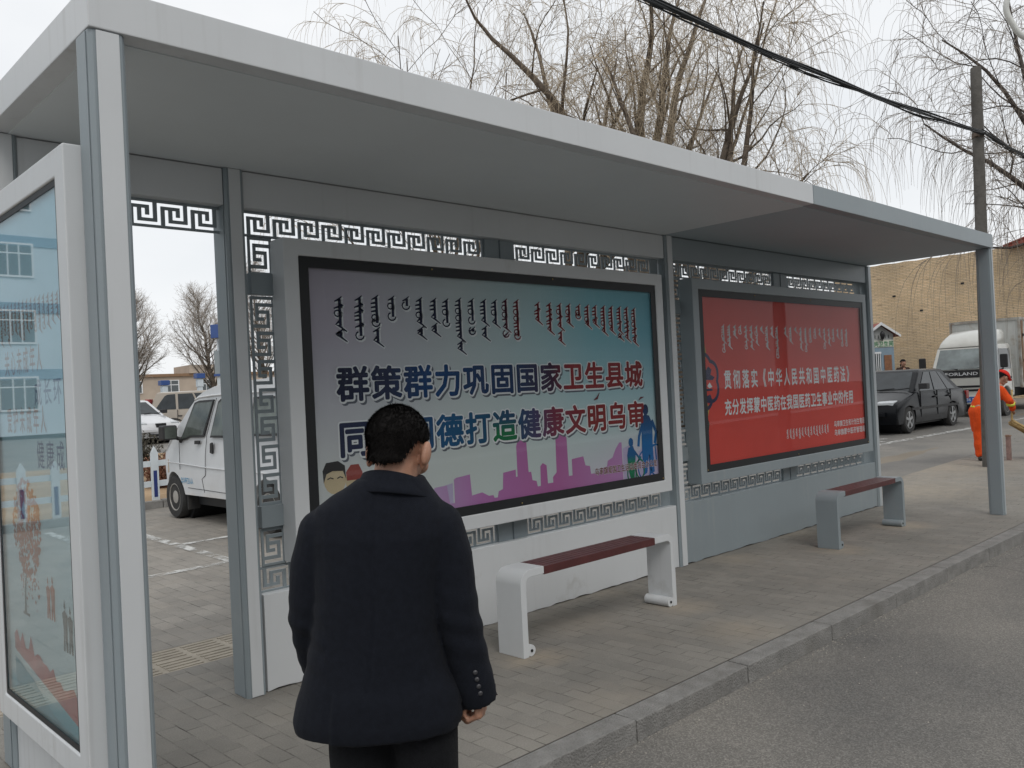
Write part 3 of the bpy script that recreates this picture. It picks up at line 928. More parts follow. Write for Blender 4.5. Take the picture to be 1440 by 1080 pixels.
# cyclists in silhouette
b = MB()
def wheel2(cx_, cz_, r):
    c = [(cx_ + r * .72 * math.cos(t), cz_ + r * math.sin(t)) for t in [i * PI / 10 for i in range(21)]]
    stroke2(b, c, .014, fnF, .0022)
def blob(cx_, cz_, rx, rz, layer=.0022):
    poly2(b, [(cx_ + rx * math.cos(i * PI / 8), cz_ + rz * math.sin(i * PI / 8)) for i in range(16)], fnF, layer)
blob(4.615, 1.37, .038, .045)
poly2(b, [(4.565, 1.31), (4.60, 1.335), (4.66, 1.32), (4.70, 1.25), (4.69, 1.08), (4.70, .86), (4.63, .84), (4.63, 1.0), (4.60, .86), (4.55, .84), (4.545, 1.04), (4.55, 1.2)], fnF, .0021)
stroke2(b, [(4.69, 1.28), (4.745, 1.18), (4.72, 1.09)], .035, fnF, .0023)
stroke2(b, [(4.57, 1.27), (4.515, 1.16), (4.50, 1.08)], .03, fnF, .0023)
wheel2(4.57, .92, .12); wheel2(4.73, .95, .13)
stroke2(b, [(4.57, .92), (4.62, 1.07), (4.72, 1.08), (4.73, .95)], .016, fnF, .0024)
P_('rider_print', b, ramp_mat('rider blue', [(0, (.02, .12, .35)), (.5, (.01, .13, .36)), (1, (.012, .02, .06))], 'z', .8, 1.4)[0], 0, C1)
b = MB()
blob(4.405, 1.12, .03, .036)
poly2(b, [(4.37, 1.08), (4.43, 1.09), (4.46, 1.02), (4.44, .90), (4.43, .82), (4.39, .81), (4.36, .9), (4.35, 1.02)], fnF, .0021)
stroke2(b, [(4.43, 1.06), (4.50, .99), (4.53, .99)], .02, fnF, .0023)
wheel2(4.40, .87, .075); wheel2(4.51, .90, .075)
P_('rider_print', b, ramp_mat('child green', [(0, (.01, .16, .07)), (.45, (.012, .18, .09)), (.6, (.012, .10, .26)), (1, (.012, .10, .28))], 'z', .8, 1.16)[0], 0, C1)
b = MB()
row(b, '乌审旗爱国卫生运动委员会办公室', 3.95, 4.735, .900, .060, .02, fnF, .0027, .95)
P_('small_lettering', b, mat('dark red ink', (.16, .02, .03), .6), 0, C1)
b = MB()
row(b, '乌审旗爱国卫生运动委员会办公室', 3.95, 4.735, .900, .060, .05, fnF, .0025, .95)
P_('letter_outline', b, PRINTW, 0, C1)
# two cartoon children at the foot of the sheet
b = MB(); blob(1.675, 1.115, .075, .085, .0004); blob(1.805, 1.10, .06, .08, .0004)
P_('face_print', b, mat('face print', (.52, .42, .27), .6), 0, C1)
b = MB()
poly2(b, [(1.60, 1.10), (1.595, 1.17), (1.62, 1.215), (1.70, 1.22), (1.745, 1.19), (1.75, 1.11), (1.73, 1.16), (1.66, 1.165), (1.62, 1.15)], fnF, .0006)
stroke2(b, [(1.625, 1.12), (1.645, 1.128), (1.665, 1.12)], .007, fnF, .0006); stroke2(b, [(1.69, 1.12), (1.71, 1.128), (1.73, 1.12)], .007, fnF, .0006)
P_('face_print', b, mat('hair print', (.02, .018, .02), .6), 0, C1)
b = MB(); poly2(b, [(1.755, 1.10), (1.75, 1.15), (1.785, 1.19), (1.84, 1.19), (1.865, 1.14), (1.86, 1.10)], fnF, .0007)
P_('face_print', b, mat('red hat print', (.28, .05, .04), .6), 0, C1)
BIRD = mat('bird print', (.12, .02, .03), .6)
b = MB(); stroke2(b, [(3.98, 1.475), (4.02, 1.49), (4.05, 1.53)], [.006, .022, .004], fnF, .0034); P_('bird_print', b, BIRD, 0, C1)
b = MB(); stroke2(b, [(4.53, 1.45), (4.56, 1.47), (4.6, 1.475)], [.004, .018, .004], fnF, .0034); P_('bird_print', b, BIRD, 0, C1)

# poster 2: red
pm2 = mat('red poster print', (.64, .070, .054), .6, .06, 1.5, spec=.2)
C2 = case(5.336, 8.838, GREY, 'grey poster case with red poster', pm2)
b = MB()
row(b, '贯彻落实《中华人民共和国中医药法》', 5.79, 8.44, 1.495, .185, .022, fnF, .0012, .80)
P_('lettering', b, PRINTW, 0, C2); b = MB()
row(b, '充分发挥蒙中医药在我国医药卫生事业中的作用', 5.79, 8.44, 1.256, .155, .024, fnF, .0012, .94)
P_('lettering', b, PRINTW, 0, C2)
b = MB()
row(b, '乌审旗卫生和计划生育局', 7.93, 8.70, 1.012, .072, .015, fnF, .0012, .96)
P_('small_lettering', b, PRINTW, 0, C2); b = MB()
row(b, '乌审旗蒙中医药管理局', 7.93, 8.70, .918, .072, .015, fnF, .0012, .96)
P_('small_lettering', b, PRINTW, 0, C2)
b, b2, b3 = MB(), MB(), MB()
rr = random.Random(9)
for i in range(11):
    u = 5.84 + i * .097
    v0 = [1.93, 1.88, 1.98, 2.01, 1.96, 1.96, 2.00, 2.03, 1.87, 1.99, 1.78][i]
    mongol(b, u, 2.075, v0, .055, random.Random(50 + i), fnF, .0012)
    if i in (0, 4, 5, 6): mongol(b, u, v0 - .02, v0 - .09, .05, random.Random(70 + i), fnF, .0012)
for i in range(14):
    u = 6.98 + i * .105
    v0 = [2.0, 1.93, 2.04, 1.94, 1.92, 1.94, 1.98, 2.0, 1.95, 1.99, 1.95, 1.99, 1.90, 1.90][i]
    mongol(b2, u, 2.075, v0, .055, random.Random(90 + i), fnF, .0012)
    if i in (3, 4, 8, 9): mongol(b2, u, v0 - .02, v0 - .08, .05, random.Random(70 + i), fnF, .0012)
for i in range(15):
    u = 6.92 + i * .062
    mongol(b3, u, 1.05, .955 + .03 * rr.random(), .034, random.Random(130 + i), fnF, .0012)
for q in (b, b2, b3): P_('vertical_script', q, PRINTW, 0, C2)
# rosette half hidden by the left edge of the case
b = MB()
pts = []
for i in range(49):
    t_ = -PI / 2 + PI * i / 48
    rr_ = .165 + .028 * abs(math.sin(t_ * 3.0))
    pts.append((5.50 + rr_ * 1.15 * math.cos(t_), 1.575 + rr_ * 1.25 * math.sin(t_)))
stroke2(b, pts, .034, fnF, .0012)
poly2(b, [(5.50, 1.66), (5.56, 1.71), (5.61, 1.68), (5.59, 1.635), (5.655, 1.61), (5.62, 1.585), (5.50, 1.59)], fnF, .0013)
poly2(b, [(5.50, 1.44), (5.57, 1.46), (5.60, 1.41), (5.56, 1.38), (5.50, 1.39)], fnF, .0013)
stroke2(b, [(5.50, 1.5), (5.61, 1.5)], .02, fnF, .0013)
P_('emblem_print', b, mat('emblem navy', (.018, .016, .07), .6), 0, C2)
EY = mat('emblem yellow', (.42, .33, .05), .6)
b = MB(); stroke2(b, [(5.505, 1.93), (5.525, 1.84), (5.51, 1.76)], .02, fnF, .0011); P_('emblem_print', b, EY, 0, C2)
b = MB(); stroke2(b, [(5.51, 1.38), (5.535, 1.33), (5.51, 1.27)], .02, fnF, .0011); P_('emblem_print', b, EY, 0, C2)
b = MB(); stroke2(b, [(5.50, 1.26), (5.525, 1.20), (5.505, 1.12)], .022, fnF, .0011)
P_('emblem_print', b, mat('emblem green', (.03, .06, .03), .6), 0, C2)
b = MB(); poly2(b, [(5.53, 1.535), (5.57, 1.565), (5.61, 1.525), (5.56, 1.515)], fnF, .0013)
P_('emblem_print', b, PRINTW, 0, C2)

# side case at the near end, facing away along the pavement
def sideways(b):
    return b.map(lambda x, y, z: (y - 1.340, 1.30 - x, z))
fnS = lambda u, v, n: (-.0325 - n, 1.205 - u, v)
C3 = P_('poster_case', sideways(ring(0, 1.165, .295, 2.488, .100, 1.283, 1.42)), WHITE, .008, label='white end case with pale mural poster')
sp, t, rc, bs_, sep = ramp_mat('pale mural print', [(0, (.10, .30, .36)), (.06, (.14, .36, .42)), (.085, (.52, .56, .56)), (.35, (.60, .66, .68)), (.62, (.52, .66, .72)), (1, (.40, .60, .70))], 'z', .41, 2.39, .6, .12, 2.0)
P_('back_board', sideways(MB().box(.02, 1.145, 1.335, 1.419, .315, 2.47)), WHITE, 0, C3)
P_('poster', sideways(MB().box(.09, 1.075, 1.3075, 1.3105, .385, 2.40)), sp, 0, C3)
P_('black_border', sideways(ring(.101, 1.064, .396, 2.387, .022, 1.2902, 1.2918)), BLACK, 0, C3)
P_('glass_pane', sideways(MB().box(.1005, 1.0645, 1.2925, 1.2955, .3955, 2.3875)), PANE_SIDE, 0, C3)
RINK = mat('rust ink', (.30, .10, .04), .6)
b = MB(); row(b, '关心未成年人', .12, .66, 1.735, .11, .012, fnS, .001, .8); P_('lettering', b, RINK, 0, C3)
b = MB(); row(b, '爱护未成年人', .12, .68, 1.50, .11, .012, fnS, .001, .8); P_('lettering', b, RINK, 0, C3)
for i in range(17):
    b = MB()
    mongol(b, .11 + i * .054, 2.03 - .002 * i, 1.92 - .06 * random.Random(i).random(), .034, random.Random(200 + i), fnS, .001)
    P_('script_word', b, RINK, 0, C3)
SINK = mat('slate ink', (.10, .14, .26), .6)
b = MB(); row(b, '成长环境', .52, 1.0, 1.605, .105, .012, fnS, .001, .82); P_('lettering', b, SINK, 0, C3)
b = MB()
row(b, '健康成长', .52, 1.0, 1.365, .115, .004, fnS, .001, .82)
P_('lettering', b, SINK, 0, C3)
b = MB()
rr = random.Random(4)
for i in range(420):
    a_ = rr.random() * 2 * PI; q = math.sqrt(rr.random())
    u = .345 + q * .19 * math.cos(a_); v = 1.13 + q * .19 * math.sin(a_) * (1 if math.sin(a_) > 0 else 1.05)
    s_ = rr.uniform(.006, .017)
    poly2(b, [(u - s_, v), (u, v - s_), (u + s_ * 1.2, v), (u, v + s_ * .9)], fnS, .0008 + i * 1e-6)
for i in range(60):
    u = .345 + rr.uniform(-.12, .14); v = .93 - rr.random() ** 2 * .13; s_ = rr.uniform(.004, .01)
    poly2(b, [(u - s_, v), (u, v - s_), (u + s_, v), (u, v + s_)], fnS, .0008 + i * 1e-6)
def fig(u, v, h, m=1):
    w = h * .16
    poly2(b, [(u - w * .35, v + h * .86), (u, v + h), (u + w * .35, v + h * .86), (u, v + h * .8)], fnS, .0011)
    poly2(b, [(u - w, v + h * .72), (u, v + h * .8), (u + w, v + h * .7), (u + w * .7, v + h * .35), (u + w * .8, v), (u + w * .2, v), (u, v + h * .3), (u - w * .3, v), (u - w * .9, v), (u - w * .6, v + h * .4)], fnS, .0011)
fig(.60, .80, .16); fig(.655, .80, .17); fig(.94, .76, .20); fig(1.0, .77, .17)
P_('mural_print', b, mat('autumn print', (.42, .12, .06), .6, .25, 20), 0, C3)
b = MB()
stroke2(b, [(.285, .78), (.29, .86), (.32, .95)], [.028, .02, .016], fnS, .001)
stroke2(b, [(.25, .775), (.34, .772)], .012, fnS, .001)
fig(.79, .71, .19); fig(.85, .71, .175)
P_('mural_print', b, mat('brown print', (.10, .085, .075), .6), 0, C3)
b = MB()
rr = random.Random(8)
top = [(0.10 + i * .04, .645 - .13 * (i / 24) + rr.uniform(0, .05) * (1 if i % 3 else 1.6)) for i in range(25)]
for i in range(24):
    lo0, lo1 = .60 - .165 * (i / 24) , .60 - .165 * ((i + 1) / 24)
    poly2(b, [(top[i][0], lo0), (top[i + 1][0], lo1), top[i + 1], top[i]], fnS, .0009)
P_('mural_print', b, mat('red grass print', (.45, .09, .08), .6, .2, 12), 0, C3)
b = MB()
poly2(b, [(.10, .57), (.35, .52), (.6, .44), (.98, .40), (.98, .385), (.10, .385)], fnS, .0010)
P_('mural_print', b, mat('teal print', (.10, .27, .32), .6, .15, 5), 0, C3)
# lower side panel
P_('skirt_panel', MB().box(.02, .075, .151, 1.358, .0, .50), WHITE, .004)
# small weeping stains on the fascia stay in the paint; a joint cover where the two halves meet
P_('joint_strip', MB().box(XJ - .0012, XJ + .0012, .002, 1.555, H + .002, H + TH - .002), DGREY, 0)
# ------------------------------------------------------------------ benches
SLAT = mat('dark red slats', (0.085, 0.022, 0.022), 0.42, 0.18, 8, 0.08, 50, stain=((0.20, 0.13, 0.12), 0.68, 0.85), ss=6)
def bench(x0, x1, y0, y1, sx0, sx1, m, label):
    o = empty('bench', ((x0 + x1) / 2, (y0 + y1) / 2, 0), 0, label, 'bench', 'benches under the shelter roof')
    cx_, cy_ = (x0 + x1) / 2, (y0 + y1) / 2
    hz, th, rad = .512, .046, .085
    for side in (-1, 1):
        xo = (x0 - cx_) if side < 0 else (x1 - cx_)
        xi = (sx0 - cx_) if side < 0 else (sx1 - cx_)
        d = -side
        outer = [(xo, 0.0)] + [(xo + d * rad * (1 - math.cos(t)), hz - rad + rad * math.sin(t)) for t in [i * PI / 16 for i in range(9)]] + [(xi, hz)]
        r2 = rad - th
        inner = [(xi, hz - th)] + [(xo + d * (th + r2 * (1 - math.cos(t))), hz - rad + r2 * math.sin(t)) for t in [PI / 2 - i * PI / 16 for i in range(9)]] + [(xo + d * th, 0.0)]
        lg = MB().prism(outer + inner, y0 - cy_, y1 - cy_, 'y').build('leg', m, o, bevel=.004)
        c0 = (xo + d * (th + .024), 0, .034)
        MB().lathe([(.034, y0 - cy_ + .004), (.034, y1 - cy_ - .004)], 20, 'y', c0).build('foot_roll', m, lg, bevel=.003)
        MB().lathe([(.009, y0 - cy_ - .0008), (.009, y0 - cy_ + .004)], 12, 'y', c0).build('bolt', BLACK, lg)
    s = MB()
    n = 5
    w = (y1 - y0) / n
    for i in range(n):
        s.box(sx0 - cx_ + .0008, sx1 - cx_ - .0008, y0 - cy_ + i * w + (.003 if i else 0), y0 - cy_ + (i + 1) * w - .003, hz - .046 if i else hz - .052, hz - .003)
    s.box(sx0 - cx_ + .02, sx1 - cx_ - .02, y0 - cy_ + .03, y1 - cy_ - .01, hz - .056, hz - .047)
    s.build('seat', SLAT, o, bevel=.003)
    return o
bench(2.489, 4.022, .659, .875, 2.692, 3.800, WHITE, 'white-framed bench with dark red slats before the blue poster')
bench(6.440, 7.945, .604, .810, 6.620, 7.742, GREY, 'grey-framed bench with dark red slats before the red poster')

# ------------------------------------------------------------------ pole, cables, lamp
POLEM = mat('weathered concrete pole', (0.125, 0.118, 0.108), 0.9, 0.25, 6, 0.5, 40, stain=((0.06, 0.055, 0.05), 0.55, 0.8), ss=3, spec=.2)
px_, py_ = 13.31, 1.453
PO = empty('utility_pole', (px_, py_, gz(px_, py_) - .02), 0, 'tall weathered concrete utility pole with flat top behind the grey shelter corner', 'utility pole')
MB().lathe([(.092, 0), (.089, 1.5), (.084, 3.5), (.078, 6.0), (.076, 6.12), (.068, 6.13)], 20).map(lambda x, y, z: (x + .006 * z, y - .017 * z, z)).build('shaft', POLEM, PO, autos=40)
b = MB()
b.lathe([(.088, 5.05), (.088, 5.12)], 20, 'z', (.03, -.086, 0))
b.box(-.10, -.05, -.11, -.07, 5.06, 5.11)
b.build('cable_clamp', mat('rusty clamp', (.12, .09, .07), .7), PO)
CB = empty('cable_bundle', (px_, py_, 5.0), 0, 'sagging bundle of black cables slung from the pole across the sky', 'cable')
CBM = mat('black cable', (0.018, 0.020, 0.022), 0.6, 0.2)
rc_ = random.Random(11)
# the span: near end far beyond the left of the frame, far end beyond the right
def span(a, c, sag, n=46):
    a, c = Vector(a), Vector(c)
    return [a.lerp(c, i / n) - Vector((0, 0, sag * 4 * (i / n) * (1 - i / n))) for i in range(n + 1)]
pole_pt = Vector((px_ - .07, py_ - .19, 5.15))
near = Vector((-1.5, 2.33, 5.98))
far_ = Vector((32.0, 3.2, 6.95))
for k in range(11):
    b = MB()
    o1 = Vector((rc_.uniform(-.03, .03), rc_.uniform(-.03, .03), rc_.uniform(-.035, .03)))
    for (p, q, sg) in ((near, pole_pt, .34 + (.03 * rc_.random())), (pole_pt, far_, .12)):
        pts = span(p, q, sg)
        ph = rc_.uniform(0, 6.28); fr = rc_.uniform(.5, .9)
        pts = [c + o1 * (1 + .6 * math.sin(i * fr + ph)) for i, c in enumerate(pts)]
        b.tube(pts, .0095 if k < 6 else .006, 5)
    # one loose strand riding above
    b.map(lambda x, y, z: (x - px_, y - py_, z - 5.0)).build('cable', CBM, CB, smooth=True)
SL = empty('street_lamp', (17.4, -.75, gz(17.4, -.7) - .1), 0, 'pale curved lamp arm at the top right corner of the view', 'street lamp')
LPM = mat('pale lamp paint', (.62, .63, .60), .5, .08)
arc = [Vector((16.05, 1.05, 8.6)), Vector((15.90, 1.42, 8.25)), Vector((15.84, 1.56, 7.9)), Vector((15.90, 1.51, 7.62)), Vector((16.06, 1.36, 7.34)), Vector((16.4, .85, 7.0)), Vector((16.9, .0, 6.75)), Vector((17.35, -.68, 6.6))]
def spline(pts, n=6):
    out = []
    for i in range(len(pts) - 1):
        p0, p1, p2, p3 = pts[max(i - 1, 0)], pts[i], pts[i + 1], pts[min(i + 2, len(pts) - 1)]
        for k in range(n):
            t = k / n
            out.append(.5 * (2 * p1 + (p2 - p0) * t + (2 * p0 - 5 * p1 + 4 * p2 - p3) * t * t + (3 * p1 - p0 - 3 * p2 + p3) * t ** 3))
    out.append(pts[-1])
    return out
lo = Vector(SL.location)
MB().tube([p - lo for p in spline(arc)], .05, 10).build('arm', LPM, SL, smooth=True)
MB().lathe([(.09, 0), (.085, 3), (.06, 6.9), (.02, 6.95)], 16).build('pole', LPM, SL, autos=40)
MB().ball((16.1 - lo.x, .98 - lo.y, 8.62 - lo.z), (.16, .16, .1), 12, 8).build('lamp_head', LPM, SL, smooth=True)

# ------------------------------------------------------------------ brick side wall on the right
def brick_mat(name, c1, c2, mort, yz=True):
    m = bpy.data.materials.new(name); m.use_nodes = True
    t = m.node_tree; N = t.nodes.new; K = t.links.new
    b = t.nodes['Principled BSDF']; b.inputs['Roughness'].default_value = .9; b.inputs['Specular IOR Level'].default_value = .15
    c = N('ShaderNodeTexCoord'); s = N('ShaderNodeSeparateXYZ'); cb = N('ShaderNodeCombineXYZ')
    nw = N('ShaderNodeTexNoise'); nw.inputs['Scale'].default_value = 1.5
    K(c.outputs['Object'], nw.inputs['Vector'])
    sc = N('ShaderNodeVectorMath'); sc.operation = 'MULTIPLY_ADD'; sc.inputs[1].default_value = (.06, .06, .06)
    K(nw.outputs['Color'], sc.inputs[0]); K(c.outputs['Object'], sc.inputs[2])
    K(sc.outputs[0], s.inputs[0])
    K(s.outputs[1 if yz else 0], cb.inputs[0]); K(s.outputs[2], cb.inputs[1])
    br = N('ShaderNodeTexBrick'); br.inputs['Scale'].default_value = 1
    br.inputs['Brick Width'].default_value = .25; br.inputs['Row Height'].default_value = .060
    br.inputs['Mortar Size'].default_value = .011; br.inputs['Mortar Smooth'].default_value = .3; br.inputs['Bias'].default_value = -.1
    br.inputs['Color1'].default_value = c1 + (1,); br.inputs['Color2'].default_value = c2 + (1,); br.inputs['Mortar'].default_value = mort + (1,)
    K(cb.outputs[0], br.inputs['Vector'])
    # scattered dark courses: noise stretched along the courses
    mp_ = N('ShaderNodeMapping'); mp_.inputs['Scale'].default_value = (1, 1.6, 9) if yz else (1.6, 1, 9)
    K(c.outputs['Object'], mp_.inputs[0])
    n = N('ShaderNodeTexNoise'); n.inputs['Scale'].default_value = 1.4; n.inputs['Detail'].default_value = 6; n.inputs['Roughness'].default_value = .7
    K(mp_.outputs[0], n.inputs['Vector'])
    r = N('ShaderNodeValToRGB'); e = r.color_ramp.elements
    e[0].position = .30; e[0].color = (.42, .38, .34, 1); e[1].position = .41; e[1].color = (1, 1, 1, 1)
    k = e.new(.75); k.color = (1.15, 1.1, 1.0, 1)
    K(n.outputs[0], r.inputs[0])
    mu = N('ShaderNodeMixRGB'); mu.blend_type = 'MULTIPLY'; mu.inputs[0].default_value = 1
    K(br.outputs[0], mu.inputs[1]); K(r.outputs[0], mu.inputs[2])
    n2 = N('ShaderNodeTexNoise'); n2.inputs['Scale'].default_value = .35; n2.inputs['Detail'].default_value = 5
    K(c.outputs['Object'], n2.inputs['Vector'])
    r2 = N('ShaderNodeValToRGB'); r2.color_ramp.elements[0].color = (.7, .7, .7, 1); r2.color_ramp.elements[1].color = (1.25, 1.22, 1.18, 1)
    r2.color_ramp.elements[0].position = .3; r2.color_ramp.elements[1].position = .7
    K(n2.outputs[0], r2.inputs[0])
    m3 = N('ShaderNodeMixRGB'); m3.blend_type = 'MULTIPLY'; m3.inputs[0].default_value = 1
    K(mu.outputs[0], m3.inputs[1]); K(r2.outputs[0], m3.inputs[2])
    K(m3.outputs[0], b.inputs['Base Color'])
    bp = N('ShaderNodeBump'); bp.inputs['Strength'].default_value = .8; bp.inputs['Distance'].default_value = .02; bp.invert = True
    K(br.outputs['Fac'], bp.inputs['Height']); K(bp.outputs[0], b.inputs['Normal'])
    return m
BRICK = brick_mat('yellow brick', (.70, .56, .39), (.60, .465, .31), (.44, .355, .255))
TILE = mat('red roof tile', (.26, .065, .045), .8, .25, 8, .5, 14)
BW = empty('brick_building', (33, 3, 0), 0, 'windowless yellow brick end wall of a building behind the white truck', 'building')
wl = MB()
tops = []
for i in range(41):
    y = 4.2 + i * .22
    tops.append((y, 5.84 + .015 * math.sin(i * 1.7)))
wl.prism([(p[0] - 3, p[1]) for p in tops] + [(13 - 3, 0), (4.2 - 3, 0)], 0, 9, 'x').build('wall', BRICK, BW)
b = MB()
rb = random.Random(2)
for (y, z) in ((10.6, 4.55), (8.1, 4.75), (9.6, 3.9)):
    MB().box(-.012, .02, y - 3 - .06, y - 3 + .06, z - .035, z + .035).build('putlog_hole', BLACK, BW)
b = MB()
b.prism([(6.55 - 3, 5.82), (4.6 - 3, 6.40), (4.0 - 3, 6.40), (4.0 - 3, 5.82)], -.35, 9.3, 'x')
b.build('roof', TILE, BW)
b = MB()
for i in range(46):
    x = -.3 + i * .21
    b.tube([(x, 6.6 - 3, 5.86), (x, 4.6 - 3, 6.43)], .05, 6)
b.build('roof_tile', TILE, BW, smooth=True)

# ------------------------------------------------------------------ public toilet kiosk
KW = mat('kiosk plaster', (.40, .42, .42), .8, .1, 3, stain=((.28, .27, .24), .5, .75))
KB_ = mat('kiosk blue panel', (.22, .30, .37), .6, .1, 3)
KS = mat('sign board', (.62, .64, .56), .6, .05)
KG = mat('sign green ink', (.03, .20, .08), .6, .1)
kx, ky = 28.5, 9.34
KI = empty('toilet_kiosk', (kx, ky, gz(kx, ky) - .02), R(-60) + R(8), 'small gabled public toilet kiosk with red roof against the brick wall', 'kiosk')
# local: gable faces -y, width along x
b = MB(); b.prism([(-.42, 0), (.42, 0), (.42, 2.48), (0, 2.80), (-.42, 2.48)], 0, 1.9, 'y'); b.build('wall', KW, KI)
for s_ in (-1, 1):
    b = MB(); b.prism([(0, 2.83), (s_ * .60, 2.40), (s_ * .60, 2.46), (0, 2.90)], -.16, 2.1, 'y'); b.build('roof_slope', TILE, KI)
    b = MB(); b.prism([(0, 2.81), (s_ * .615, 2.37), (s_ * .615, 2.45), (0, 2.91)], -.20, -.165, 'y'); b.build('barge_board', PRINTW, KI)
b = MB().box(-.41, .41, -.035, -.002, 2.06, 2.30); b.build('sign_board', KS, KI)
fnK = lambda u, v, n: (u, -.036 - n, v)
b = MB(); row(b, '公共卫生间', -.41, .41, 2.075, .195, .03, fnK, .003, .95); b.build('lettering', KG, KI)
b = MB()
for i in range(6): mongol(b, -.28 + i * .11, 2.47, 2.36, .04, random.Random(i), lambda u, v, n: (u, -.003 - n, v), .003)
b.build('vertical_script', BLACK, KI)
b = MB().box(-.41, .41, -.02, -.001, .02, 2.04); b.build('door_panel', KB_, KI)
b = MB().box(-.38, -.02, -.032, -.021, .30, 1.86); b.build('window_pane', WINDOW, KI)
b = MB()
for i in range(6): b.box(-.38 + i * .064, -.38 + i * .064 + .024, -.052, -.033, .3, 1.86)
b.box(-.39, -.01, -.056, -.034, 1.02, 1.10); b.box(-.39, -.01, -.056, -.034, 1.84, 1.90)
b.build('window_grille', PRINTW, KI)
b = MB().box(.08, .32, -.05, -.021, 1.22, 1.78); b.build('plaque', mat('brown plaque', (.22, .10, .05), .6, .3, 12), KI)
b = MB(); b.lathe([(.0, 2.30), (.05, 2.34), (.08, 2.48), (.07, 2.54), (.02, 2.60)], 10, 'z', (.02, -.18, 0)); b.tube([(.02, -.18, 2.34), (.02, -.19, 2.28), (.01, -.06, 2.30), (.01, 0, 2.34)], .015, 6)
b.build('wall_lamp', BLACK, KI, smooth=True)

# ------------------------------------------------------------------ picket fence and flower bed
FW = mat('white plastic picket', (.60, .65, .68), .45, .06, 5)
FB = mat('navy picket insert', (.020, .035, .16), .5, .1)
fy = 9.93
def fence(x0, x1, label, step=.42):
    o = empty('picket_fence', (x0, fy, 0), 0, label, 'fence')
    n = int((x1 - x0) / step)
    g0, g1 = gz(x0, fy), gz(x1, fy)
    def gg(x): return gz(x0 + x, fy) + .10
    for zz in (.20, .50):
        b = MB(); b.prism([(0, gg(0) + zz), (x1 - x0, gg(x1 - x0) + zz), (x1 - x0, gg(x1 - x0) + zz + .085), (0, gg(0) + zz + .085)], -.012, .012, 'y')
        b.build('rail', FW, o)
    for i in range(n):
        x = .08 + i * step
        z = gg(x)
        b = MB(); b.prism([(x - .055, z), (x + .055, z), (x + .055, z + .70), (x, z + .80), (x - .055, z + .70)], -.045, -.0125, 'y')
        p = b.build('picket', FW, o, bevel=.004)
        MB().box(x - .026, x + .026, -.050, -.0455, z + .05, z + .44).build('insert', FB, p)
    return o
fence(2.2, 9.2, 'white picket fence with navy inserts beyond the parked white van')
fence(-9.5, 2.0, 'white picket fence with navy inserts mirrored in the end poster case')
b = MB()
for i in range(-10, 12):
    g = gz(i, 9.8)
    b.box(i, i + .99, 9.72, 9.84, g - .1, g + .12)
b.build('bed_kerb', CONC, bevel=.01, kind='structure')
sheet('flower_bed', -12, 16, 9.86, 20, 40, 16, .09, SOIL)
sheet('upper_lot', -12, 40, 20, 60, 60, 40, .02, ASPH2)

def twig_bush(name, x, y, w, h, n, m, label, seed, cat='shrub', up=.9):
    o = empty(name, (x, y, gz(x, y) + .08), 0, label, cat)
    rng = random.Random(seed)
    b = MB()
    for i in range(n):
        a = rng.random() * 2 * PI
        t = rng.random()
        p = Vector((math.cos(a) * w * .12 * t, math.sin(a) * w * .12 * t, 0))
        d = Vector((math.cos(a) * rng.uniform(.1, 1), math.sin(a) * rng.uniform(.1, 1), up + rng.random() * .6)).normalized()
        pts = [p]
        L_ = h * rng.uniform(.5, 1.1)
        for k in range(5):
            d = (d + Vector((rng.uniform(-.25, .25), rng.uniform(-.25, .25), rng.uniform(-.1, .15)))).normalized()
            pts.append(pts[-1] + d * L_ / 5)
        b.tube(pts, [.010, .009, .008, .007, .005, .003], 3, False)
        for k in range(2, 6):
            for q in range(5):
                c = pts[k] + Vector((rng.uniform(-.07, .07), rng.uniform(-.07, .07), rng.uniform(-.06, .06)))
                s_ = rng.uniform(.018, .042)
                u = Vector((rng.uniform(-1, 1), rng.uniform(-1, 1), rng.uniform(-1, 1))).normalized() * s_
                v = Vector((rng.uniform(-1, 1), rng.uniform(-1, 1), rng.uniform(-1, 1))).normalized() * s_
                b.add([c - u, c + v * .5, c + u, c - v * .5], [(0, 1, 2, 3)])
    b.build('foliage', m, o, recalc=False)
    return o
twig_bush('shrub', 4.50, 12.7, .8, .92, 420, mat('dull dark foliage', (.055, .05, .035), .8, .4, 9), 'dark dry shrub in the soil bed beyond the fence', 5)
twig_bush('dead_plant', 4.75, 11.6, .9, .50, 220, mat('red brown foliage', (.17, .075, .045), .8, .4, 9), 'low red-brown dead plant between the shrub and the fence', 6, 'plant')
twig_bush('dead_plant', 5.3, 12.0, .9, .46, 200, mat('straw foliage', (.26, .16, .09), .8, .4, 9), 'low straw-coloured dead plant right of the red-brown one by the van nose', 7, 'plant')

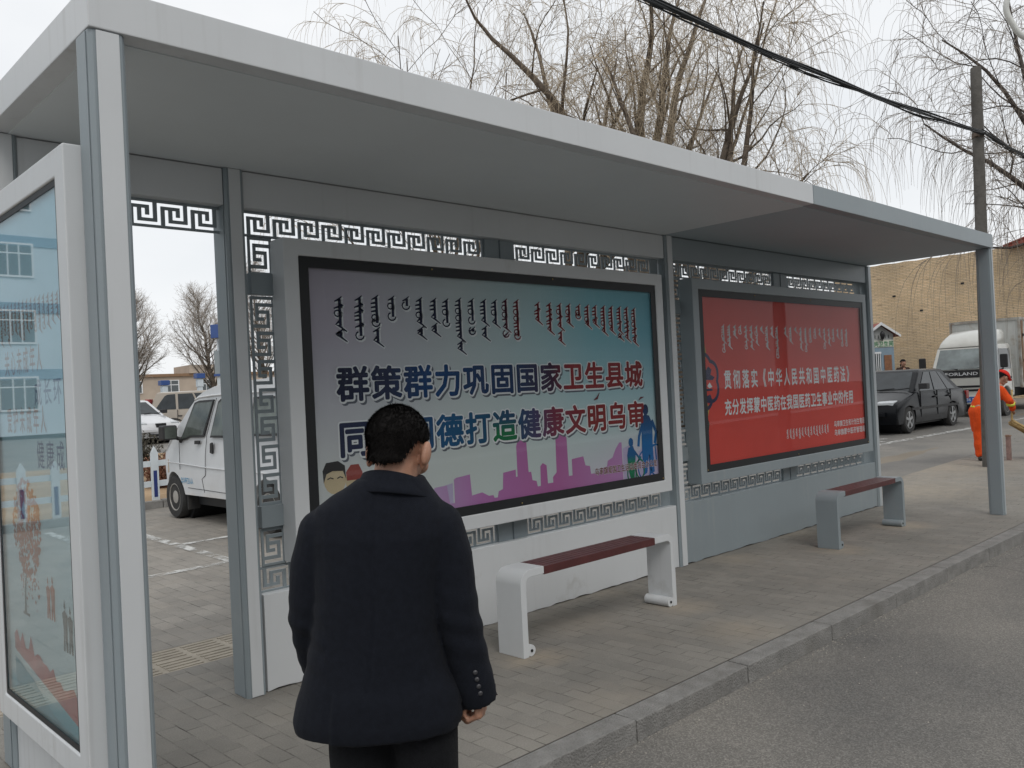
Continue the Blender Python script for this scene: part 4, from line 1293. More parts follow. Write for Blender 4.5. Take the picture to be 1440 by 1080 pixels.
# ------------------------------------------------------------------ far buildings
FBM = mat('far beige brick', (.43, .36, .295), .9, .12, .4)  # beige greyed to paint in the distance haze
bx, by = 47.0, 104.0
FBU = empty('school_building', (bx, by, .6), R(-6), 'long flat-roofed beige two-storey building far behind the car park', 'building')
MB().box(-60, 16, 0, 12, 0, 5.0).build('wall', FBM, FBU)
MB().box(-60.3, 16.3, -.3, 12.3, 5.0, 5.35).build('cornice', mat('far cornice', (.24, .15, .09), .9), FBU)
MB().box(-2.0, 5.2, -.5, 6, 5.35, 6.4).build('parapet', FBM, FBU)
fr_ = MB(); gl_ = MB()
for fl in (0.55, 3.0):
    for i in range(17):
        x = -58 + i * 4.4
        w = MB().box(x, x + 2.0, -.12, -.01, fl, fl + 1.55).build('window', PRINTW, FBU)
        g_ = MB()
        for k in range(2):
            for j in range(2):
                g_.box(x + .12 + k * .92, x + .12 + k * .92 + .82, -.15, -.125, fl + .1 + j * .92, fl + .1 + j * .92 + (.8 if j == 0 else .45))
        g_.build('pane', WINDOW, w)

BLUE = mat('lantern blue', (.035, .085, .27), .4, .1)
BLUE2 = mat('emblem blue', (.04, .16, .55), .4, .1)
LANT = mat('lantern white', (.60, .66, .70), .5, .05)
def lantern(x, y, label, h=2.1):
    o = empty('lantern_post', (x, y, gz(x, y)), 0, label, 'lamp post', 'blue-capped lantern posts in the car park')
    MB().box(-.10, .10, -.10, .10, 0, h - .5).build('post', LANT, o)
    MB().box(-.13, .13, -.13, .13, h - .5, h - .12).build('lantern', LANT, o, bevel=.01)
    MB().box(-.20, .20, -.20, .20, h - .11, h + .12).build('cap', BLUE, o, bevel=.02)
lantern(14.95, 36.9, 'blue-capped lantern post left of the beige car roof', 2.15)
lantern(16.35, 36.2, 'blue-capped lantern post just above the beige car roof', 2.4)
lantern(14.05, 38.2, 'blue-capped lantern post nearest the white shelter post', 1.95)
x, y = 5.86, 11.42
LC = empty('lamp_column', (x, y, gz(x, y)), R(20), 'tall square lamp column with blue cap half hidden by the slim shelter post', 'lamp column')
MB().box(-.10, .10, -.10, .10, 0, 1.75).build('shaft', DGREY, LC)
MB().box(-.105, .105, -.105, .105, 1.75, 1.95).build('collar', LANT, LC)
pb = MB().box(-.13, .13, -.13, .13, 1.95, 2.38).build('panel_box', GREY, LC, bevel=.005)
b = MB(); b.prism([(0, 2.06), (.05, 2.17), (0, 2.28), (-.05, 2.17)], -.134, -.131, 'y'); b.build('emblem', BLUE2, pb)
MB().box(-.14, .14, -.14, .14, 1.93, 1.97).build('band', BLUE, LC)
b = MB()
for sx in (-.08, .08):
    for sy in (-.08, .08): b.box(sx - .012, sx + .012, sy - .012, sy + .012, 2.38, 2.60)
b.build('strut', LANT, LC)
cp = MB().box(-.16, .16, -.16, .16, 2.60, 2.84).build('cap', BLUE, LC, bevel=.008)
b = MB()
for i in range(3):
    for k in range(3):
        b.box(-.11 + i * .085, -.11 + i * .085 + .04, -.164, -.1605, 2.635 + k * .07, 2.635 + k * .07 + .035)
b.build('dot', LANT, cp)

# buildings across the road and beside the car park, seen in the glass
def block(name, loc, rz, w, h, d, wallm, floors, bays, label, band=None, y0=1.2, wh=1.7, ww=1.8, fh=3.3):
    o = empty(name, loc, rz, label, 'building')
    MB().box(0, w, 0, d, 0, h).build('wall', wallm, o)
    MB().box(-.2, w + .2, -.25, d, h, h + .4).build('cornice', LANT, o)
    for f in range(floors):
        if band:
            MB().box(0, w, -.06, -.001, f * fh + fh - .55, f * fh + fh - .05).build('string_course', band, o)
        for i in range(bays):
            x = (i + .5) * w / bays - ww / 2
            z = y0 + f * fh
            fr = ring(x, x + ww, z, z + wh, .09, -.09, -.01).build('window', PRINTW, o)
            b = MB(); b.box(x + .09, x + ww - .09, -.04, -.012, z + .09, z + wh - .09); b.build('pane', WINDOW, fr)
            b = MB()
            for q in (.36, .64): b.box(x + ww * q - .03, x + ww * q + .03, -.075, -.042, z + .09, z + wh - .09)
            b.box(x + .09, x + ww - .09, -.07, -.043, z + wh * .68, z + wh * .68 + .06)
            b.build('glazing_bar', PRINTW, fr)
    return o
PALE = mat('pale blue render', (.56, .64, .70), .85, .05, .5)
block('office_building', (-40, 44, .6), 0, 40, 18, 10, PALE, 5, 13, 'pale blue four-storey building mirrored in the end poster case', mat('slate band', (.20, .30, .40), .8))
block('street_building', (44, -26, 0), PI, 66, 12.4, 10, mat('grey render', (.33, .33, .32), .85,   .06, .5), 3, 15, 'grey three-storey building across the road mirrored in the blue poster glass', LANT, 1.3, 1.9, 2.6, 3.9)
# ------------------------------------------------------------------ vehicles (local x forward, y left, z up)
def outline(top, zs, wheels, ra, xf, xr):
    """side outline: top runs front to rear, underside carries wheel arches"""
    p = list(top)
    p.append((xr, zs))
    for (wx, wz) in sorted(wheels):
        n = 10
        dz = zs - wz
        a0 = math.asin(max(-1, min(1, dz / ra)))
        for i in range(n + 1):
            t = PI - a0 - (PI - 2 * a0) * i / n
            p.append((wx + ra * math.cos(t), wz + ra * math.sin(t)))
    p.append((xf, zs))
    return p

def wheel(root, x, y, r, w, side, rimm, spokes=5, steel=False):
    t = MB().lathe([(r * .60, -w * .42), (r * .66, -w * .5), (r * .93, -w * .5), (r, -w * .34), (r, w * .34), (r * .93, w * .5), (r * .66, w * .5), (r * .60, w * .42)], 28, 'y', (x, y, r))
    o = t.build('wheel', RUBBER, root, autos=40)
    f = side * w * .5
    b = MB()
    b.lathe([(r * .67, f * .80), (r * .67, f * .95), (r * .60, f * .95), (r * .57, f * .45), (r * .25, f * .5), (.001, f * .5)], 28, 'y', (x, y, r))
    if steel:
        b.lathe([(r * .34, f * .5), (r * .30, f * .85), (r * .14, f * .95), (.001, f * .95)], 16, 'y', (x, y, r))
    else:
        b.lathe([(r * .17, f * .4), (r * .15, f * .98), (.001, f * 1.0)], 12, 'y', (x, y, r))
        for k in range(spokes):
            a = 2 * PI * k / spokes + .3
            c, s_ = math.cos(a), math.sin(a)
            q = MB().box(0, r * .62, -.035 * r / .3, .035 * r / .3, 0, 1)
            q.map(lambda X, Y, Z: (x + X * c - Y * (.7 + X) * s_, y + f * (.62 + .30 * Z), r + X * s_ + Y * (.7 + X) * c))
            b.add(q.v, q.f)
    b.build('rim', rimm, o, autos=35)
    h = MB()
    if steel:
        for k in range(8):
            a = 2 * PI * k / 8
            h.lathe([(.001, f * .52), (r * .075, f * .52), (r * .075, f * .47)], 8, 'y', (x + r * .45 * math.cos(a), y, r + r * .45 * math.sin(a)))
    else:
        h.lathe([(r * .57, f * .56), (r * .2, f * .56)], 20, 'y', (x, y, r))
    h.build('rim_shadow_gap' if False else 'rim_gap_shade', BLACK, o)  # black insets painted as the shade in rim gaps and holes
    return o

class Cabin:
    """tapered greenhouse; gives points on its faces for the panes"""
    def __init__(s, bot, top, wb, wt, zb, zt):
        s.bot, s.top, s.wb, s.wt, s.zb, s.zt = bot, top, wb, wt, zb, zt
    def mesh(s):
        (a, b), (c, d) = s.bot, s.top
        rings = []
        for t in (0, .55, .86, 1.0):
            k = t
            x0 = a + (c - a) * k; x1 = b + (d - b) * k
            w = s.wb + (s.wt - s.wb) * t
            z = s.zb + (s.zt - s.zb) * t
            rings.append([(x0, -w, z), (x0, w, z), (x1, w, z), (x1, -w, z)])
        w = s.wt * .8
        rings.append([(c - .16, -w, s.zt + .028), (c - .16, w, s.zt + .028), (d + .16, w, s.zt + .028), (d + .16, -w, s.zt + .028)])
        return MB().loft(rings)
    def side(s, u, t, sg, off=.006):
        (a, b), (c, d) = s.bot, s.top
        x0 = a + (c - a) * t; x1 = b + (d - b) * t
        return (x0 + (x1 - x0) * u, sg * (s.wb + (s.wt - s.wb) * t + off), s.zb + (s.zt - s.zb) * t)
    def end(s, u, t, front=True, off=.006):
        (a, b), (c, d) = s.bot, s.top
        x = (a + (c - a) * t + off) if front else (b + (d - b) * t - off)
        w = s.wb + (s.wt - s.wb) * t
        return (x, w * (2 * u - 1), s.zb + (s.zt - s.zb) * t)

def pane(root, pts, m=CARGLASS, name='window', th=.004):
    """thin closed slab along its own normal"""
    p = [Vector(q) for q in pts]
    n = (p[1] - p[0]).cross(p[2] - p[0]).normalized() * th
    k = len(p)
    b = MB().add(p + [q - n for q in p], [tuple(range(k)), tuple(range(2 * k - 1, k - 1, -1))] + [(i, (i + 1) % k, k + (i + 1) % k, k + i) for i in range(k)])
    return b.build(name, m, root)

CHROME = mat('chrome', (.55, .56, .57), .2, .05, metal=1)
REDL = mat('red lamp', (.30, .015, .012), .2, .1, spec=.8)

def paint(name, col, rough=.3, dust=(.3, .27, .23), coat=.5, spec=.5):
    return mat(name, col, rough, .04, 2, stain=(tuple(c * .6 + d * .4 for c, d in zip(col, dust)), .50, .85), ss=1.2, coat=coat, spec=spec)

def sedan(name, loc, rz, pm, label, cat='car', L=4.4, W=1.68, hood=.92, roof=1.41, wb=2.47, r=.295, rimm=RIM, suv=False, group=None, gw=.48):
    o = empty(name, loc, rz, label, cat, group)
    w = W / 2
    fx = wb / 2 + .115; rx = -wb / 2 + .115
    f, e = L / 2, -L / 2
    zs = .21 if not suv else .30
    belt = hood + .03
    if suv:
        top = [(f - .03, zs + .02), (f, .55), (f - .02, .78), (f - .12, .92), (.95, hood + .05), (.9, belt), (e + .12, belt + .03), (e + .01, belt - .1), (e, .5), (e + .05, zs + .03)]
    else:
        top = [(f - .06, zs + .01), (f, zs + .16), (f + .01, .50), (f - .03, .60), (f - .12, .70), (f - .5, .79), (1.0, hood), (.9, belt), (e + .9, belt), (e + .3, belt + .01), (e + .06, belt - .03), (e, .70), (e - .01, .45), (e + .05, zs + .04)]
    ol = outline(top, zs, [(fx, r), (rx, r)], r * 1.17, f - .2, e + .2)
    def soft(x, y, z):
        t = min(1, abs(y) / w)
        kx = smooth01(f - .75, f, x) - smooth01(-e - .75, -e, -x)
        x2 = x - kx * .17 * t ** 2.6
        z2 = z - (.05 * t ** 5 + .015 * t ** 2) * smooth01(.55, .8, z)
        y2 = y * (1 - .055 * smooth01(.60, 1.0, z) - .03 * smooth01(.42, .2, z))
        return (x2, y2, z2)
    mxo, mzo = sum(p[0] for p in ol) / len(ol), .58
    rings = []
    for t in (-1, -.985, -.93, -.78, -.5, -.2, .2, .5, .78, .93, .985, 1):
        q = .018 if abs(t) == 1 else 0
        yy = t * w if abs(t) < 1 else math.copysign(w, t)
        rings.append([soft(px - math.copysign(q, px - mxo) if abs(px - mxo) > 1.6 else px, yy, pz - (q if pz > mzo else -q * .5)) for px, pz in ol])
    MB().loft(rings).build('body', pm, o, autos=32)
    # dark wells behind the wheels
    b = MB()
    for wx in (fx, rx): b.lathe([(r * 1.18, -w + .12), (r * 1.18, w - .12)], 20, 'y', (wx, 0, r + .01))
    b.box(rx, fx, -w + .15, w - .15, .16, .3)
    b.build('underbody', BLACK, o)
    if suv: cb = Cabin((1.0, e + .10), (.30, e + .38), w * .95, w * .80, belt - .075, roof - .04)
    else: cb = Cabin((1.0, e + .45), (.22, e + 1.12), w * .94, w * .74, belt - .075, roof - .03)
    cb.mesh().build('cabin', pm, o, bevel=.03, seg=3)
    pane(o, [cb.end(u, t) for u, t in ((.07, .05), (.93, .05), (.90, .92), (.10, .92))], name='windshield')
    pane(o, [cb.end(u, t, False) for u, t in ((.08, .10), (.10, .90), (.90, .90), (.92, .10))], name='rear_window')
    for sg in (-1, 1):
        if suv:
            wins = [[(.10, .06), (.34, .06), (.34, .90), (.20, .90)], [(.37, .06), (.63, .06), (.62, .90), (.37, .90)], [(.66, .06), (.93, .06), (.84, .80), (.80, .88), (.665, .90)]]
        else:
            wins = [[(.11, .06), (.40, .06), (.40, .90), (.18, .90)], [(.43, .06), (.70, .06), (.68, .90), (.43, .90)], [(.72, .06), (.89, .06), (.80, .86), (.70, .90)]]
        for q in wins:
            pts = [cb.side(u, t, sg) for u, t in q]
            pane(o, pts if sg < 0 else pts[::-1])
        # door seams, handles, mouldings
        yy = sg * (w + .001)
        for xx in (.72, -.22, -1.02):
            MB().box(xx - .006, xx + .006, min(yy, yy - sg * .03), max(yy, yy - sg * .03), zs + .12, belt - .05).build('door_seam', BLACK, o)
        b = MB().box(e + .75, f - .95, min(yy - sg * .01, yy + sg * .012), max(yy - sg * .01, yy + sg * .012), .50, .555)
        b.build('side_moulding', TRIM if not suv else pm, o)
        for xx in (-.08, -.90):
            MB().box(xx - .09, xx + .05, min(yy - sg * .02, yy + sg * .022), max(yy - sg * .02, yy + sg * .022), .74, .775).build('door_handle', TRIM, o, bevel=.006)
        MB().box(.62, .80, min(sg * (w - .02), sg * (w + .17)), max(sg * (w - .02), sg * (w + .17)), belt + .0, belt + .13).build('mirror', TRIM, o, bevel=.02)
        # lamps
        hl = MB().prism([(f - .10, .56), (f - .10, .70), (f - .35, .74), (f - .30, .60)] if not suv else [(f - .06, .70), (f - .08, .86), (f - .30, .88), (f - .28, .74)], min(sg * w * .50, sg * w * .90), max(sg * w * .50, sg * w * .90), 'y')
        hl.map(lambda x, y, z: (x + .025 - .17 * (abs(y) / w) ** 2.6, y, z))
        hl.build('headlight', LAMP, o, bevel=.012)
        MB().box(e - .012, e + .16, min(sg * w * .6, sg * w * .99), max(sg * w * .6, sg * w * .99), .62 if not suv else 1.0, .82 if not suv else 1.45).build('tail_light', REDL, o, bevel=.012)
        for wx in (fx, rx):
            wheel(o, wx, sg * (w - .10), r, .19, sg, rimm)
    MB().box(f - .08, f + .014, -w * gw, w * gw, .555, .68).build('grille', BLACK, o, bevel=.008)
    MB().box(f - .1, f + .025, -w * .5, w * .5, .26, .34).build('lower_grille', BLACK, o, bevel=.01)
    MB().box(f - .1, f + .035, -w * .80, w * .80, .40, .50).build('bumper', pm, o, bevel=.02)
    MB().tube([(1.03, -.5, hood + .02), (.98, .0, hood + .035), (.93, .35, hood + .06)], .012, 5).build('wiper', BLACK, o)
    MB().tube([(1.03, .05, hood + .02), (.98, .45, hood + .035), (.93, .68, hood + .06)], .012, 5).build('wiper', BLACK, o)
    return o

sedan('parked_sedan', (19.62, 5.32, gz(19.6, 4.6) - .015), PI - .02, paint("black car paint", (.005, .006, .008), .24, (.03, .03, .03), 0.0, .16), 'dusty black sedan parked in front of the white truck', wb=2.47)
sedan('parked_sedan', (9.85, 27.36, gz(10, 27)), math.atan2(-.98, .12), paint('pearl white paint', (.60, .61, .63), .25), 'white sedan facing forward beyond the picket fence', hood=.97, roof=1.48, gw=.2)
sedan('parked_suv', (14.0, 29.9, gz(14, 30)), math.atan2(-.69, .72), paint('champagne paint', (.37, .325, .27), .3), 'beige estate wagon with slanted rear side windows behind the white sedan', 'suv', L=4.5, W=1.78, hood=1.02, roof=1.72, wb=2.65, r=.35, suv=True)
sedan('parked_suv', (10.9, 33.6, gz(11, 33)), math.atan2(-.69, .72), paint('charcoal paint', (.06, .065, .07), .3), 'charcoal car roof just left of the beige estate wagon', 'suv', L=4.4, W=1.75, hood=.95, roof=1.60, wb=2.6, r=.33, suv=True)

# --- white micro van, nose to the fence
VP = paint('van white paint', (.62, .635, .65), .32)
VN = empty('parked_van', (4.385, 7.0, gz(4.0, 7.4) + .012), PI / 2, 'white micro van parked nose to the picket fence with blue door lettering', 'van')
vw = .75
vtop = [(1.79, .33), (1.85, .48), (1.855, .66), (1.84, .80), (1.81, .865), (1.72, .935), (1.48, 1.095), (1.24, 1.255), (1.0, 1.455), (.87, 1.555), (.82, 1.60), (.66, 1.66), (.36, 1.718), (.05, 1.746), (-1.0, 1.76), (-1.55, 1.74), (-1.74, 1.66), (-1.82, 1.40), (-1.85, .95), (-1.84, .40)]
vo = outline(vtop, .335, [(1.455, .28), (-1.12, .28)], .345, 1.81, -1.72)
def vmap(x, y, z):
    k = 1 - .19 * max(0, (z - 1.0) / .75) ** 1.25 - .03 * max(0, (.6 - z) / .3)
    nose = 1 - .10 * max(0, (x - 1.2) / .65) ** 2
    return (x, y * k * nose, z)
b = MB()
b.prism(vo, -vw, vw, 'y')
b.map(vmap).build('body', VP, VN, bevel=.045, seg=3)
def vs_(x, z, off=.005, sg=1):
    p = vmap(x, sg * vw, z)
    return (p[0], p[1] + sg * off, p[2])
def vpoly(pts, name, m, off, sg=1, th=.004, parent=None):
    q = [vs_(x, z, off, sg) for x, z in pts]
    k = len(q)
    q2 = [(a[0], a[1] - sg * th, a[2]) for a in q]
    return MB().add(q + q2, [tuple(range(k)), tuple(range(2 * k - 1, k - 1, -1))] + [(i, (i + 1) % k, k + (i + 1) % k, k + i) for i in range(k)]).build(name, m, parent or VN)
def grow(pts, d):
    cx_ = sum(p[0] for p in pts) / len(pts); cz_ = sum(p[1] for p in pts) / len(pts)
    return [(p[0] + (d if p[0] > cx_ else -d), p[1] + (d if p[1] > cz_ else -d)) for p in pts]
VGLASS = mat('van glass', (.10, .115, .105), .08, .5, 2.2, spec=.9)
DW = [(1.135, 1.060), (1.0, 1.075), (.86, 1.108), (.49, 1.115), (.335, 1.53), (.76, 1.525), (.84, 1.50)]
RW = [(.25, 1.11), (.15, 1.50), (.09, 1.53), (-.62, 1.53), (-.66, 1.11)]
QW = [(-.80, 1.13), (-.77, 1.53), (-1.45, 1.52), (-1.55, 1.14)]
for sg in (1, -1):
    for P3 in (DW, RW, QW):
        vpoly(grow(P3, .026), 'window_seal', TRIM, .003, sg, .012)
        vpoly(P3, 'window', VGLASS, .0055, sg)
    b = MB()
    for seq in ([(.24, 1.57), (.37, 1.12), (.414, .862), (.431, .70), (.44, .61), (.545, .56), (.515, .39)], [(1.20, 1.05), (1.20, .66)], [(1.0, .43), (.36, .42), (-.75, .40)], [(-.74, 1.55), (-.75, .40)], [(.30, .80), (-.74, .80)] if False else [(-1.6, 1.1), (-1.66, .6)]):
        MB().tube([vs_(x, z, .001, sg) for x, z in seq], .0038, 5).build('door_seam', BLACK, VN)
    b = MB()
    b.tube([vs_(x, z, .0, sg) for x, z in ((1.70, .745), (1.2, .74), (.3, .705), (-.75, .69), (-1.75, .69))], .009, 6)
    b.tube([vs_(x, z, -.002, sg) for x, z in ((.86, 1.565), (.74, 1.592), (.40, 1.605), (0, 1.61), (-1.6, 1.61))], .014, 6)
    b.build('body_crease', VP, VN, smooth=True)
    x_ = .60
    vpoly([(.69, 1.00), (.56, 1.00), (.56, 1.045), (.69, 1.045)], 'door_handle', TRIM, .016, sg, .02)
    vpoly([(.25, .90), (.19, .885), (.175, 1.00), (.20, 1.025), (.24, 1.01)], 'door_handle', TRIM, .016, sg, .02)
    MB().box(1.10, 1.27, min(sg * .80, sg * .99), max(sg * .80, sg * .99), 1.06, 1.25).build('mirror', TRIM, VN, bevel=.025, seg=3)
    b = MB().box(1.096, 1.0995, min(sg * .82, sg * .97), max(sg * .82, sg * .97), 1.08, 1.23); b.build('mirror_glass', VGLASS, VN)
    b = MB(); b.tube([(1.18, sg * .84, 1.10), (1.17, sg * .74, 1.06), (1.14, sg * .715, 1.05)], .028, 6); b.tube([(1.18, sg * .735, 1.02), (1.12, sg * .715, 1.10), (1.02, sg * .69, 1.24)], .022, 6)
    b.build('mirror_arm', TRIM, VN, smooth=True)
    for wx, st in ((1.455, True), (-1.12, True)):
        wheel(VN, wx, sg * .64, .284, .19, sg, mat('steel rim', (.40, .385, .36), .5, .15, 10, metal=.3), steel=True)
        MB().box(wx - .40, wx - .375, min(sg * .56, sg * .72), max(sg * .56, sg * .72), .14, .44).build('mud_flap', RUBBER, VN)
    MB().prism([(1.80, .66), (1.86, .70), (1.83, .82), (1.68, .88), (1.70, .72)], min(sg * .40, sg * .675), max(sg * .40, sg * .675), 'y').build('headlight', LAMP, VN, bevel=.01)
    vpoly([(1.80, .60), (1.72, .60), (1.72, .78), (1.79, .78)], 'side_lamp', mat('amber lamp', (.45, .30, .14), .3), -.012, sg, .02)
b = MB()
for wx in (1.455, -1.12): b.lathe([(.35, -.60), (.35, .60)], 20, 'y', (wx, 0, .285))
b.box(-1.6, 1.0, -.6, .6, .20, .36)
b.build('underbody', BLACK, VN)
b = MB(); b.add([vmap(1.225 + .004, y * .86, 1.27) for y in (-.75, .75)] + [vmap(.90 + .004, y * .88, 1.532) for y in (.75, -.75)], [(0, 1, 2, 3)]); b.map(lambda x, y, z: (x + .004, y, z + .006)).build('windshield', VGLASS, VN)
fnV = lambda u, v, n: vs_(-u, v, .003 + n)
b = MB()
row(b, '北斗环卫人人', -1.19, -.82, .482, .085, .02, fnV, .001, .95)
b.build('lettering', mat('blue decal', (.10, .34, .55), .5), VN)

# --- white box truck
TP = paint('truck cab white', (.60, .60, .56), .35)
TB = mat('truck box white', (.56, .57, .55), .5, .06, 2, stain=((.30, .22, .14), .60, .82), ss=2.2)
RUST = mat('rusty edge', (.24, .15, .09), .8, .3, 9)
TK = empty('box_truck', (24.36, 5.10, gz(24.3, 4.6) - .06), PI, 'white box truck with roof fairing and rust-streaked box behind the black sedan', 'truck')
tw = .775
ctop = [(.98, .36), (1.02, .55), (1.02, 1.08), (.99, 1.32), (.60, 1.90), (.50, 1.96), (-.5, 1.98), (-.62, 1.9), (-.66, .75)]
b = MB(); b.prism(outline(ctop, .55, [(0, .36)], .46, .9, -.64), -tw, tw, 'y')
b.map(lambda x, y, z: (x, y * (1 - .06 * max(0, (z - 1.25) / .7)), z)).build('cab', TP, TK, bevel=.04, seg=3)
rings = []
for t in range(8):
    q = t / 7
    x = .60 - q * 1.05
    z = 1.92 + .46 * math.sin(q * PI / 2) ** .75
    w_ = .715 - .05 * q
    rings.append([(x, -w_, 1.93), (x, -w_ * .965, z - .10 * q), (x, -w_ * .86, z + .0), (x, 0, z + .03), (x, w_ * .86, z), (x, w_ * .965, z - .10 * q), (x, w_, 1.93)])
MB().loft(rings).build('roof_fairing', TP, TK, bevel=0, smooth=True)
pane(TK, [(1.000, -.66, 1.335), (1.000, .66, 1.335), (.623, .645, 1.875), (.623, -.645, 1.875)], mat('truck glass', (.16, .19, .19), .1, .5, 1.5, spec=.9), 'windshield')
bd = MB().box(1.000, 1.030, -.70, .70, 1.10, 1.315).build('name_band', TRIM, TK, bevel=.01)
b = MB(); line(b, 'FORLAND', -.40, .40, 1.165, 1.25, .012, lambda u, v, n: (1.0315 + n, u, v), .001)
b.build('lettering', PRINTW, bd)
b = MB()
for (a_, c_) in (((1.0, .55, 1.33), (.92, .05, 1.40)), ((1.0, -.1, 1.33), (.92, -.55, 1.40))): b.tube([a_, c_], .014, 5)
b.build('wiper', BLACK, TK)
b = MB()
for zz in (.84, .74): b.box(1.005, 1.032, -.55, .55, zz, zz + .055)
b.build('grille', BLACK, TK, bevel=.006)
MB().box(.90, 1.09, -.76, .76, .40, .62).build('bumper', TP, TK, bevel=.03)
b = MB().box(1.09, 1.098, -.02, .40, .45, .60).build('number_plate', mat('plate blue', (.03, .12, .42), .5), TK)
q = MB(); line(q, 'K·36 50', .02, .36, .485, .565, .01, lambda u, v, n: (1.0985 + n, .38 - u, v) if False else (1.0985 + n, u, v), .001); q.build('lettering', PRINTW, b)
MB().box(.85, 1.02, -.70, .70, .20, .38).build('lower_apron', BLACK, TK)
for sg in (-1, 1):
    MB().box(1.005, 1.03, min(sg * .52, sg * .74), max(sg * .52, sg * .74), .68, .90).build('headlight', LAMP, TK, bevel=.015)
    b = MB(); b.tube([(.75, sg * .74, 1.22), (.95, sg * .98, 1.30), (.96, sg * 1.0, 1.42)], .018, 6); b.build('mirror_arm', TRIM, TK)
    MB().box(.90, .99, min(sg * .92, sg * 1.10), max(sg * .92, sg * 1.10), 1.33, 1.68).build('mirror', TRIM, TK, bevel=.03)
    k = lambda x, z, off=.004: (x, sg * (tw * (1 - .06 * max(0, (z - 1.25) / .7)) + off), z)
    pts = [k(.72, 1.30), k(-.42, 1.30), k(-.40, 1.84), k(.42, 1.84)]
    pane(TK, pts if sg > 0 else pts[::-1])
    MB().tube([k(.82, 1.28, 0), k(.78, .95, 0)], .008, 4).build('door_seam', BLACK, TK); MB().tube([k(-.48, 1.86, 0), k(-.50, .65, 0)], .008, 4).build('door_seam', BLACK, TK)
    b = MB(); b.box(-.38, -.24, min(sg * .77, sg * .80), max(sg * .77, sg * .80), 1.02, 1.09); b.build('door_handle', BLACK, TK)
    wheel(TK, 0, sg * .67, .37, .20, sg, mat('truck rim', (.20, .19, .18), .6, .2), steel=True)
    wheel(TK, -2.9, sg * .67, .37, .30, sg, mat('truck rim', (.20, .19, .18), .6, .2), steel=True)
bw_ = .875
BX = MB().box(-4.7, -.95, -bw_, bw_, .78, 2.66).build('cargo_box', TB, TK)
b = MB()
for sx in (-4.7, -.95):
    for sg in (-1, 1):
        yy = sg * bw_
        b.box(sx - .03, sx + .03, yy - .03, yy + .03, .76, 2.69)
for sg in (-1, 1):
    yy = sg * bw_
    b.box(-4.67, -.98, yy - .03, yy + .03, 2.62, 2.69); b.box(-4.67, -.98, yy - .03, yy + .03, .76, .84)
b.box(-.98, -.92, -bw_ + .03, bw_ - .03, 2.62, 2.69)
b.build('box_rail', mat('box rail', (.42, .41, .38), .6, .2, 5, stain=((.2, .13, .08), .45, .7), ss=4), BX)
b = MB()
for i in range(13):
    for sg in (-1, 1):
        b.box(-4.5 + i * .28, -4.5 + i * .28 + .03, min(sg * bw_, sg * (bw_ + .012)), max(sg * bw_, sg * (bw_ + .012)), .86, 2.6)
for i in range(7): b.box(-.95, -.938, -.75 + i * .25, -.72 + i * .25, .86, 2.6)
b.build('rib', TB, BX)
b = MB(); b.box(-1.25, -1.10, .876, .892, .9, 2.6); b.build('rust_strip', RUST, BX)
b = MB()
for (x, z) in ((-1.18, 2.2), (-1.18, 1.5), (-1.6, 1.9)): b.ball((x, .90, z), (.04, .03, .05), 8, 6)
b.ball((-.94, .1, 2.72), (.06, .06, .05), 8, 6)
b.build('catch', BLACK, BX)
MB().box(-4.6, -.5, -.45, .45, .50, .77).build('chassis', BLACK, TK)
# ------------------------------------------------------------------ bare trees
BARK = mat('grey brown bark', (.135, .11, .088), .9, .35, 5, .8, 30, stain=((.045, .037, .03), .5, .7), ss=8, spec=.15)
BARK2 = mat('dark bark', (.085, .072, .064), .9, .35, 5, .8, 30, spec=.15)
TWIG = mat('willow twigs', (.38, .315, .23), .85, .3, .8, spec=.15)
TWIG2 = mat('dark twigs', (.25, .215, .18), .85, .3, .8, spec=.15)
def wander(rng, p, d, L_, n, jit, lift=0.0):
    pts = [Vector(p)]
    d = Vector(d).normalized()
    for i in range(n):
        d = (d + Vector((rng.gauss(0, jit), rng.gauss(0, jit), rng.gauss(0, jit) + lift))).normalized()
        pts.append(pts[-1] + d * (L_ / n))
    return pts, d

